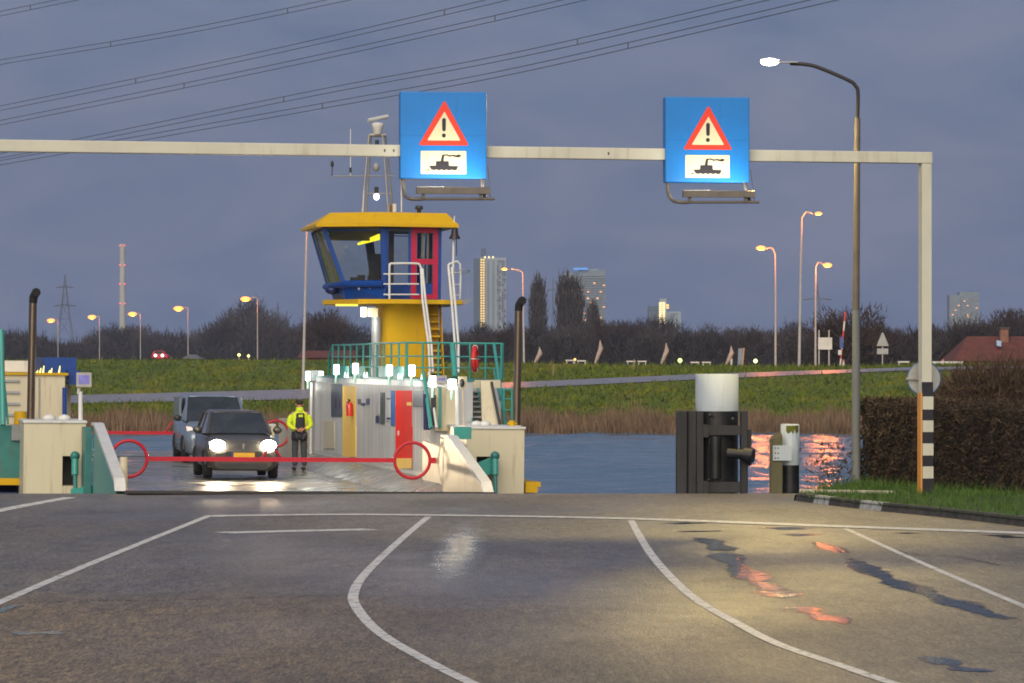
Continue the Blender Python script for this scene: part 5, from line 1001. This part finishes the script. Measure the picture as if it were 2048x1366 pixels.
# ------------------------------------------------------------------ white street lamp by the hedge
t = thing('street_lamp', 'tall grey lamp post with a white lit head over the road', 'street lamp', W(1712, 972, 68)); b = Vector(t.location); w = lambda x, y, dy=0: W(x, y, 68 + dy) - b
MB().tube([Vector((0, 0, -.3)), w(1712, 620)], .085, 14, .07).build('pole', M('concrete_pole', (.17, .18, .18), .6, var=.25, scale=3, streak=True), t)
MB().tube([w(1712, 620), w(1715, 236)], .068, 12, .055).build('upper_pole', M('pole_tan', (.13, .11, .085), .5, var=.2), t)
MB().tube(smooth([w(1715, 236), w(1716, 185), w(1711, 172), w(1698, 161), w(1640, 136), w(1612, 129), w(1580, 127)], 5), .035, 10).build('arm', M('arm_black', (.025, .02, .02), .5), t)
MB().box(w(1596, 123, -.09), w(1556, 126.5, .09)).build('lamp_head', M('head_grey', (.5, .5, .5)), t)
lm = MB().sph(w(1539, 124), .165, 14, (1, .55, .40)).build('lamp_lens', M('led_lens', (1, 1, 1), emit=(1, .93, .78), es=12), t)
MB().box(w(1560, 119, -.1), w(1520, 121, .1)).build('head_cover', M('head_grey', (.5, .5, .5)), t)
light('street_light', 'SPOT', w(1540, 131), 860, (1, .73, .22), t, target=w(1540, 131) + Vector((-.3, -4.5, -8)), spot_size=R(150), spot_blend=.6, shadow_soft_size=.25)

# ------------------------------------------------------------------ hedge
hA, hB = Vector((W(1720, 0, 68.2).x, 68.2, 0)), Vector((W(2048, 0, 61).x, 61, 0)); hang = math.atan2(hB.y - hA.y, hB.x - hA.x); hl, hw_, hz1 = 17.0, 1.7, 1.64
hd = thing('hedge', 'clipped dark brown hedge beside the banded gantry post', 'hedge', hA, hang); HB = M('hedge_twigs', (.052, .033, .021), .95, var=.6, scale=2.6)
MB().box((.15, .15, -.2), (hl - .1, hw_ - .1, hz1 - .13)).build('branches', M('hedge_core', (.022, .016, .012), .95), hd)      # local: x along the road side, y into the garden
n = 60000; r = NR; face = r.rand(n); P = np.empty((n, 3)); bul = lambda x, z: .05 * np.sin(x * 3.1 + z * 2) + .04 * np.sin(x * 7.7 - z * 5)
P[:, 0] = hl * r.rand(n) ** 1.3; P[:, 1] = np.where(face < .70, r.gamma(1.5, .05, n), r.uniform(0, hw_, n)); P[:, 2] = np.where(face < .70, r.uniform(-.05, hz1, n), np.where(face < .86, hz1 - r.gamma(1.5, .035, n), r.uniform(0, hz1, n)))
e_ = face > .86; P[e_, 0] = r.gamma(1.5, .05, e_.sum()); P[~e_, 1] += bul(P[~e_, 0], P[~e_, 2]) * (face[~e_] < .70)
P[:, 2] += (.035 * np.sin(P[:, 0] * 2.3) + .02 * np.sin(P[:, 0] * 6.1)) * (P[:, 2] > hz1 - .25)
d = r.randn(n, 3); d /= np.linalg.norm(d, axis=1)[:, None]; s = r.randn(n, 3) * .011
link('foliage', tris('foliage', np.stack([P - s, P + s, P + d * r.gamma(3, .022, n)[:, None]], 1), HB), hd)
# thin bare bush at the water by the lamp post
t = thing('bare_bush', 'thin bare bush before the water beside the tall lamp post', 'bush', W(1672, 985, 68.5)); mb = MB(); r_ = random.Random(3)
for i in range(26):
    a = r_.uniform(0, 6.28); p = Vector((r_.uniform(-.3, .3), r_.uniform(-.3, .3), -.2)); P_ = [p]
    for k in range(4): p = p + Vector((math.cos(a) * .09 + r_.uniform(-.05, .05), math.sin(a) * .09, r_.uniform(.12, .25))); P_.append(p)
    mb.tube(P_, .007, 4, .003)
mb.build('stems', BK, t)
P = NR.randn(420, 3) * np.array([.32, .3, .3]) + np.array([0, 0, .5]); s = NR.randn(420, 3) * .012; kind(link('twigs', tris('twigs', np.stack([P - s, P + s, P + NR.randn(420, 3) * .05], 1), HB), t), 'stuff')
t = thing('bush', 'reddish brown bare bush behind the hedge at the right edge', 'bush', W(1990, 806, 76)); n = 12000
P = NR.randn(n, 3); P /= np.linalg.norm(P, axis=1)[:, None]; P *= (NR.rand(n, 1) ** .45); P = P * np.array([1.75, 1.0, .85]) + np.array([.3, 0, .0]); d = P * .4 + NR.randn(n, 3) * .5 + np.array([0, 0, .7]); s = NR.randn(n, 3) * .009
link('twigs', tris('twigs', np.stack([P - s, P + s, P + d * .22], 1), M('bush_twigs', (.085, .05, .032), .95, var=.4)), t); MB().tube([(0, 0, -1.8), (.1, 0, -.3), (.3, 0, .4)], .05, 6, .02).build('stem', BK, t)

# ------------------------------------------------------------------ mooring piles
BLKT = M('tarred_steel', (.011, .011, .014), .45, var=.8, scale=4, bump=.3); TIMB = M('fender_timber', (.021, .021, .025), .6, var=.75, scale=4, streak=True, bump=.3); CAPW = M('pile_white', (.47, .53, .58), .5, var=.09, scale=1.5, streak=True, grime=(.20, .22, .16, .6))
Yp = 68.3; kp = Yp / F; t = thing('mooring_pile', 'large white capped mooring pile in a black fender frame', 'mooring pile', (W(1434, 0, Yp).x, Yp, 0)); zz = lambda py: CZ - (py - Y0) * kp; xx = lambda px: (px - 1434) * kp
MB().tube([(0, 0, -4), (0, 0, zz(822))], .395, 26).build('pile', BLKT, t); MB().lathe([(.403, zz(822)), (.403, zz(749)), (.395, zz(748))], (0, 0, 0), 32).build('cap', CAPW, t)
for x0, x1, y in ((1350, 1372, -.38), (1373, 1391, -.30), (1478, 1492, -.40)): MB().box((xx(x0), y - .16, -3.5), (xx(x1), y + .14, zz(820))).build('fender_board', TIMB, t, bevel=.02)
MB().box((xx(1391), -.50, -3.5), (xx(1404), -.38, zz(822))).build('fender_board', TIMB, t)
for y0, y1 in ((850, 869), (962, 983)): MB().box((xx(1404), -.52, zz(y1)), (xx(1478), -.40, zz(y0))).build('cross_beam', TIMB, t); MB().box((xx(1404), -.54, zz(y1 + 4)), (xx(1414), -.525, zz(y0 - 2))).build('beam_plate', BLKT, t)
MB().tube([(xx(1428), -.50, zz(955)), (xx(1428), -.50, zz(872))], .11, 14).build('rubber_fender', BLKT, t)
MB().box((xx(1478), -.45, zz(930)), (xx(1500), -.2, zz(858))).build('side_bracket', TIMB, t)
MB().tube([(xx(1452), -.62, zz(905)), (xx(1484), -.72, zz(907))], .095, 14).build('side_roller', BLKT, t); MB().tube([(xx(1484), -.72, zz(907)), (xx(1501), -.78, zz(909))], .135, 18).build('roller_head', BLKT, t)
for px, py in ((1417, 830), (1462, 838), (1415, 958)): MB().sph((xx(px), -.52, zz(py)), .04, 8).build('bolt', TIMB, t)
Yp = 66.8; kp = Yp / F; t = thing('mooring_pile', 'small black and white mooring pile with mossy top beside a timber post', 'mooring pile', (W(1580, 0, Yp).x, Yp, 0)); xx = lambda px: (px - 1580) * kp
MB().tube([(0, 0, -4), (0, 0, zz(930))], .168, 20).build('pile', BLKT, t); wpile = MB().lathe([(.172, zz(930)), (.172, zz(849)), (.16, zz(848))], (0, 0, 0), 24).build('white_section', CAPW, t)
MOSS = M('moss', (.14, .15, .02), .9, var=.5, scale=12, bump=.5)
mb = MB(); nn = 9
V = [(.176 * math.sin(a), -.176 * math.cos(a), zz(851)) for a in np.linspace(-.5, 1.0, nn)] + [(.176 * math.sin(a), -.176 * math.cos(a), zz(851) - .06 - .10 * abs(math.sin(a * 7))) for a in np.linspace(-.5, 1.0, nn)]
mb.add(V, [(i, i + 1, nn + i + 1, nn + i) for i in range(nn - 1)]).build('moss', MOSS, t)
zz2 = lambda py: CZ - (py - Y0) * kp
MB().loft([(xx(1538), -.34, -3.5), (xx(1562), -.34, -3.5), (xx(1562), -.12, -3.5), (xx(1538), -.12, -3.5)], [(xx(1538), -.34, zz2(878)), (xx(1562), -.34, zz2(872)), (xx(1562), -.12, zz2(872)), (xx(1538), -.12, zz2(878))]).build('timber_post', M('old_timber', (.12, .11, .055), .85, var=.35, scale=3, streak=True), t)
MB().loft([(xx(1538), -.34, zz2(878) + .002), (xx(1562), -.34, zz2(872) + .002), (xx(1562), -.12, zz2(872) + .002), (xx(1538), -.12, zz2(878) + .002)], [(xx(1548), -.30, zz2(866)), (xx(1560), -.30, zz2(865)), (xx(1560), -.15, zz2(865)), (xx(1548), -.15, zz2(866))]).build('post_top', M('old_timber_dark', (.09, .08, .045), .85), t)
pl = MB().box((xx(1543), -.375, zz2(920)), (xx(1580), -.345, zz2(890))).build('bracket_plate', CAPW, t)
for px in (1547.5, 1553.5):
    for py in (895, 905, 915): MB().sph((xx(px), -.378, zz2(py)), .014, 6).build('bolt', DARK, pl)

# ------------------------------------------------------------------ vehicles on the deck (local: y = 0 at the bumper, rearwards positive)
TYRE = M('tyre_rubber', (.02, .02, .02), .8); RIM = M('wheel_rim', (.35, .35, .36), .35, .7); CGL = M('car_glass', (.030, .034, .036), .06, var=.4, scale=2, spec=.8); CHR = M('chrome', (.5, .5, .5), .15, .9)
def vehicle(t, paint, st, gh, L_, w, wheels, wr):
    """st: stations (y, half width, z under, z shoulder, z top); gh: greenhouse (y, z base, z top, half width base, half width top)"""
    mb = MB(); rings = []
    for y, hw, zu, zs_, zt_ in st:
        rings.append([(-hw * .80, y, zu), (-hw * .98, y, zu + .10), (-hw, y, (zu + zs_) / 2), (-hw * .97, y, zs_), (-hw * .80, y, zt_ - .02), (-hw * .4, y, zt_), (hw * .4, y, zt_), (hw * .80, y, zt_ - .02), (hw * .97, y, zs_), (hw, y, (zu + zs_) / 2), (hw * .98, y, zu + .10), (hw * .80, y, zu)])
    m = 12; V = [p for r in rings for p in r]
    mb.add(V, [(i * m + k, i * m + (k + 1) % m, (i + 1) * m + (k + 1) % m, (i + 1) * m + k) for i in range(len(rings) - 1) for k in range(m)], True); mb.add(rings[0], [tuple(range(m))]); mb.add(rings[-1], [tuple(range(m))])
    mb.build('body', paint, t)
    (yb, zb_, yt, zt_, wb, wt_), (yr, ye, zbr) = gh[0], gh[1]
    # windscreen, roof, rear, side windows
    MB().add([(-wb, yb, zb_), (-wb * .5, yb - .10, zb_ + .01), (wb * .5, yb - .10, zb_ + .01), (wb, yb, zb_), (wt_, yt, zt_), (wt_ * .5, yt - .06, zt_ + .02), (-wt_ * .5, yt - .06, zt_ + .02), (-wt_, yt, zt_)], [(0, 1, 6, 7), (1, 2, 5, 6), (2, 3, 4, 5)], True).build('windscreen', CGL, t)
    MB().loft([(-wt_ - .03, yt - .02, zt_ - .03), (wt_ + .03, yt - .02, zt_ - .03), (wt_ + .02, yr, zt_ - .02), (-wt_ - .02, yr, zt_ - .02)], [(-wt_ * .85, yt + .02, zt_ + .05), (wt_ * .85, yt + .02, zt_ + .05), (wt_ * .85, yr - .05, zt_ + .06), (-wt_ * .85, yr - .05, zt_ + .06)]).build('roof', paint, t, bevel=.03)
    for s in (-1, 1):
        MB().add([(s * (wb + .02), yb + .05, zb_), (s * (wt_ + .02), yt + .05, zt_ - .02), (s * (wt_ + .02), yr, zt_ - .02), (s * (wb + .02), ye, zbr)], [(0, 1, 2, 3)]).build('side_window', CGL, t)
        MB().tube([(s * wb, yb, zb_), (s * wt_, yt, zt_)], .035, 5).build('pillar', paint, t); ym = (yt + yr) / 2; MB().tube([(s * (wb + .01), ym, zb_ - .02), (s * (wt_ + .01), ym, zt_)], .03, 5).build('pillar', paint, t); MB().tube([(s * wb, ye, zbr), (s * wt_, yr, zt_)], .05, 5).build('pillar', paint, t)
        mr = MB().sph((s * (w + .10), yb + .38, zb_ + .08), .11, 10, (1, .6, .75)).build('mirror', paint if paint.name != 'van_paint' else DARK, t); MB().add([(s * (w + .01), yb + .42, zb_ + .02), (s * (w + .09), yb + .42, zb_ + .02), (s * (w + .09), yb + .42, zb_ + .05)], [(0, 1, 2)]).build('mirror_stalk', DARK, mr)
    MB().add([(-wb, ye, zbr), (wb, ye, zbr), (wt_, yr, zt_), (-wt_, yr, zt_)], [(0, 1, 2, 3)]).build('rear_window', CGL, t)
    for y in wheels:
        for s in (-1, 1):
            x0 = s * (w - .17)
            wh_ = MB().lathe([(wr * .6, 0), (wr * .96, .0), (wr, .03), (wr, .15), (wr * .96, .185), (wr * .6, .185)] if s > 0 else [(wr * .6, 0), (wr * .96, 0), (wr, -.03), (wr, -.15), (wr * .96, -.185), (wr * .6, -.185)], (x0, y, wr), 20, 'x').build('wheel', TYRE, t)
            MB().lathe([(wr * .58, s * .15), (wr * .5, s * .178), (.05, s * .172)], (x0, y, wr), 16, 'x').build('rim', RIM, wh_)
            MB().tube([(s * (w + .003), y + (wr + .05) * math.cos(a), wr + (wr + .05) * math.sin(a)) for a in np.linspace(.05, 3.09, 10)], .03, 5).build('arch', DARK, t)
def on_deck(u, v, z=DZ): return FM @ Matrix.Translation((u, v, z))
CP = M('car_paint', (.10, .092, .08), .25, .35, var=.06)
p = FL(486, 961, z=DZ); car = thing('car', 'dark grey car with blazing headlights, first in line on the ferry', 'car', mat4=on_deck(p.x, p.y, DZ + .02))
w = .83
vehicle(car, CP, [(0, .66, .24, .58, .62), (.05, .74, .2, .66, .72), (.22, .80, .2, .76, .86), (.6, .83, .2, .84, .97), (1.1, .84, .2, .94, 1.04), (2.4, .84, .2, .98, 1.04), (3.5, .83, .22, .98, 1.04), (3.85, .78, .3, .9, .98), (3.92, .7, .4, .7, .74)], [(1.05, 1.03, 1.75, 1.50, .74, .60), (3.3, 3.8, 1.0)], 3.9, w, (.72, 3.2), .31)
HL = M('headlight_beam', (1, 1, 1), emit=(1, .88, .66), es=45); HLR = M('headlight_case', (.4, .4, .4), .1, .8)
for s in (-1, 1):
    h = MB().prism([(s * .44, .03, .68), (s * .74, .17, .66), (s * .78, .22, .86), (s * .66, .18, .90), (s * .45, .09, .80)], (0, .06, 0)).build('headlight', HLR, car)
    MB().sph((s * .585, .05, .775), .155, 16, (1.1, .45, .82)).build('headlight_lens', HL, h)
    light('headlight_beam', 'SPOT', (s * .585, -.06, .775), 120, (1, .72, .42), car, target=(s * .585, -8, .10), spot_size=R(75), spot_blend=.8, shadow_soft_size=.08)
    f_ = MB().lathe([(.06, 0), (.05, .02)], (s * .60, .01, .40), 12, 'y').build('fog_light', M('fog_lens', (.8, .6, .3), emit=(1, .7, .35), es=.5), car)
MB().prism([(-.42, -.006, .64), (.42, -.006, .64), (.36, -.006, .50), (-.36, -.006, .50)], (0, .03, 0)).build('grille', DARK, car); MB().box((-.55, -.012, .24), (.55, .02, .36)).build('lower_grille', DARK, car)
MB().box((-.26, -.03, .505), (.26, -.016, .615)).build('number_plate', M('plate_yellow', (.75, .42, .03), .5), car); MB().box((-.26, -.0325, .505), (-.225, -.0305, .615)).build('plate_band', M('plate_band_blue', (.02, .05, .3)), car)
MB().prism([(-.03, .02, .70), (.02, .02, .695), (.03, .02, .74), (.01, .02, .75), (.035, .02, .79), (.02, .02, .83), (-.015, .02, .825), (-.02, .02, .79), (-.035, .02, .76), (-.012, .02, .745)], (0, -.03, .0)).build('emblem', CHR, car)
MB().box((-.60, -.02, .44), (.60, .03, .47)).build('bumper_line', DARK, car)
for s in (-1, 1): MB().tube([(s * .1, 1.0, 1.045), (s * .1 + .55, 1.12, 1.10)], .008, 4).build('wiper', DARK, car)
VP = M('van_paint', (.26, .31, .38), .25, .45, var=.05)
p = FL(436, 928, z=DZ); van = thing('van', 'grey blue van parked behind the car with lights off', 'van', mat4=on_deck(p.x, p.y, DZ + .02))
w = .88
vehicle(van, VP, [(0, .70, .26, .66, .70), (.06, .78, .2, .76, .82), (.25, .85, .2, .86, .95), (.75, .88, .2, .95, 1.10), (1.2, .89, .2, 1.02, 1.14), (2.6, .89, .2, 1.05, 1.2), (4.2, .88, .22, 1.05, 1.2), (4.38, .86, .3, 1.0, 1.1)], [(.95, 1.10, 1.75, 1.74, .80, .70), (4.25, 4.36, 1.15)], 4.38, w, (.85, 3.55), .33)
MB().box((-.86, 2.3, 1.1), (-.80, 4.2, 1.72)).box((.80, 2.3, 1.1), (.86, 4.2, 1.72)).build('cargo_side', VP, van)
for s in (-1, 1): MB().prism([(s * .50, .06, .70), (s * .78, .16, .68), (s * .84, .26, .98), (s * .70, .2, .95)], (0, .07, 0)).build('headlight', M('headlight_off', (.55, .45, .45), .08, .3), van)
MB().prism([(-.45, -.005, .66), (.45, -.005, .66), (.38, -.005, .5), (-.38, -.005, .5)], (0, .03, 0)).build('grille', DARK, van); MB().box((-.6, -.01, .26), (.6, .02, .42)).build('bumper_grille', DARK, van)

# ------------------------------------------------------------------ crew member, seen from behind
p = FL(598, 941, z=DZ); man = thing('person', 'person in a yellow jacket and dark vest standing with hands behind the back', 'person', mat4=on_deck(p.x, p.y, DZ) @ Matrix.Rotation(R(4), 4, 'Z'))
def skin(name, verts, edges, rad, mat, parent, sub=2, root=0):
    me = bpy.data.meshes.new(name); me.from_pydata(verts, edges, []); me.materials.append(mat); o = bpy.data.objects.new(name, me); COL.objects.link(o); o.parent = parent
    m = o.modifiers.new('skin', 'SKIN'); m.use_smooth_shade = True
    if not me.skin_vertices: me.skin_vertices.new() if hasattr(me.skin_vertices, 'new') else None
    for i, r in enumerate(rad): me.skin_vertices[0].data[i].radius = (r if isinstance(r, tuple) else (r, r))
    me.skin_vertices[0].data[root].use_root = True
    s = o.modifiers.new('sub', 'SUBSURF'); s.levels = s.render_levels = sub; return o
SK = M('skin', (.50, .25, .17), .55, var=.08); HV = M('hi_vis_yellow', (.62, .78, .02), .6, var=.12, scale=9, bump=.3); VS = M('dark_vest', (.018, .018, .028), .75, var=.3); TR = M('trousers_dark', (.045, .05, .065), .8, var=.25, scale=6, bump=.4); HAIR = M('hair_dark', (.03, .025, .02), .8)
bv = [(0, 0, .96), (0, 0, 1.15), (0, 0, 1.36), (0, 0, 1.50), (0, .02, 1.56), (0, .03, 1.66), (0, .03, 1.74), (-.20, 0, 1.43), (-.27, -.03, 1.16), (-.08, -.17, 1.02), (.20, 0, 1.43), (.27, -.03, 1.16), (.08, -.17, 1.04), (-.10, 0, .90), (-.10, .02, .50), (-.10, .0, .09), (-.11, .12, .05), (.10, 0, .90), (.11, -.02, .50), (.12, -.05, .09), (.13, .07, .05)]
be = [(0, 1), (1, 2), (2, 3), (3, 4), (4, 5), (5, 6), (2, 7), (7, 8), (8, 9), (2, 10), (10, 11), (11, 12), (0, 13), (13, 14), (14, 15), (15, 16), (0, 17), (17, 18), (18, 19), (19, 20)]
br_ = [(.12, .09), (.12, .09), (.12, .09), .06, .055, (.078, .095), (.06, .075), .06, .045, .03, .06, .045, .03, .08, .055, .04, .035, .08, .055, .04, .035]
skin('body', bv, be, br_, SK, man)
jv = [(0, 0, .93), (0, 0, 1.15), (0, -.01, 1.36), (0, 0, 1.47), (-.205, 0, 1.42), (-.285, -.03, 1.15), (-.12, -.16, 1.04), (.205, 0, 1.42), (.285, -.03, 1.15), (.12, -.16, 1.06)]
def rings(name, R_, mat, parent, n=20):
    V = []; m = len(R_)
    for z, rx, ry, cy_ in R_: V += [(rx * math.copysign(abs(math.cos(a)) ** .8, math.cos(a)), cy_ + ry * math.copysign(abs(math.sin(a)) ** .8, math.sin(a)), z) for a in np.linspace(0, 6.2832, n + 1)[:-1]]
    return MB().add(V, [(i * n + k, i * n + (k + 1) % n, (i + 1) * n + (k + 1) % n, (i + 1) * n + k) for i in range(m - 1) for k in range(n)] + [tuple(range(n))[::-1], tuple(range((m - 1) * n, m * n))], True).build(name, mat, parent)
ja = rings('jacket', [(.94, .185, .14, 0), (1.1, .18, .135, 0), (1.25, .195, .135, 0), (1.36, .215, .13, 0), (1.43, .20, .115, 0), (1.48, .12, .095, .0), (1.52, .085, .085, .01)], HV, man)
for sx, h_ in ((-1, 1.04), (1, 1.06)):
    skin('sleeve', [(sx * .17, 0, 1.40), (sx * .235, -.01, 1.33), (sx * .285, -.03, 1.15), (sx * .20, -.11, 1.07), (sx * .12, -.165, h_)], [(0, 1), (1, 2), (2, 3), (3, 4)], [.075, .082, .070, .058, .046], HV, ja)
rings('vest', [(.95, .150, .165, -.005), (1.1, .150, .162, -.005), (1.28, .150, .160, -.005), (1.40, .140, .140, -.01), (1.445, .12, .12, -.01)], VS, man)
rings('jacket_skirt', [(.76, .195, .145, 0), (.86, .205, .152, 0), (.96, .195, .150, 0), (1.0, .17, .14, 0)], VS, man)
skin('trousers', [(0, 0, .93), (-.10, 0, .88), (-.105, .02, .50), (-.105, 0, .10), (.10, 0, .88), (.115, -.02, .50), (.125, -.05, .10)], [(0, 1), (1, 2), (2, 3), (0, 4), (4, 5), (5, 6)], [(.15, .12), .105, .085, .072, .105, .085, .072], TR, man)
rings('collar', [(1.47, .10, .10, 0), (1.53, .092, .095, .012), (1.59, .085, .09, .018)], HV, man)
MB().box((-.055, -.168, 1.345), (.055, -.145, 1.405)).build('vest_patch', HV, man)
for s, dy_ in ((-1, .0), (1, -.05)): MB().sph((s * .115, .05 + dy_, .055), .075, 10, (.75, 1.9, .75)).build('shoe', DARK, man)
MB().sph((0, .02, 1.715), .105, 14, (.88, 1.0, .80)).build('hair', HAIR, man)
for s in (-1, 1): MB().sph((s * .085, .03, 1.655), .03, 8, (.5, .8, 1.2)).build('ear', SK, man)
MB().sph((0, .125, 1.655), .022, 8, (.8, 1, 1.2)).build('nose', SK, man)
for s in (-1, 1): MB().sph((s * .032, .118, 1.685), .012, 8).build('eye', WPAINT, man)
MB().box((-.025, .118, 1.612), (.025, .126, 1.62)).build('mouth', CRIM, man)
for s in (-1, 1):
    z0 = 1.03 if s > 0 else 1.01; y0 = -.195 if s > 0 else -.165
    h = MB().sph((s * .035, y0, z0), .045, 10, (1.1, .45, .9)).build('hand', SK, man); mb = MB()
    for k in range(4):
        z1 = z0 + .03 - .02 * k; ln = (.070, .078, .074, .058)[k]; mb.tube([(s * .02, y0 - .005, z1), (-s * ln * .45, y0 - .014, z1 - .006), (-s * ln * .8, y0 - .004, z1 - .012)], [.0095, .009, .007], 6)
    mb.build('fingers', SK, h); MB().tube([(s * .05, y0 - .01, z0 + .03), (s * .03, y0 - .03, z0 + .05), (s * .0, y0 - .032, z0 + .055)], [.012, .011, .008], 6).build('thumb', SK, h)

# ------------------------------------------------------------------ dusk air
hz_ = MB().box((-4300, -320, -5.2), (4300, 3100, 140)).build('haze', None); kind(hz_, 'stuff')
hm = bpy.data.materials.new('haze'); hm.use_nodes = True; ht = hm.node_tree; ht.nodes.clear(); ho = ht.nodes.new('ShaderNodeOutputMaterial'); hv = ht.nodes.new('ShaderNodeVolumePrincipled')
hv.inputs['Density'].default_value = .00018; hv.inputs['Color'].default_value = (.72, .84, 1.0, 1); hv.inputs['Anisotropy'].default_value = .2; ht.links.new(hv.outputs[0], ho.inputs['Volume']); hz_.data.materials.append(hm)
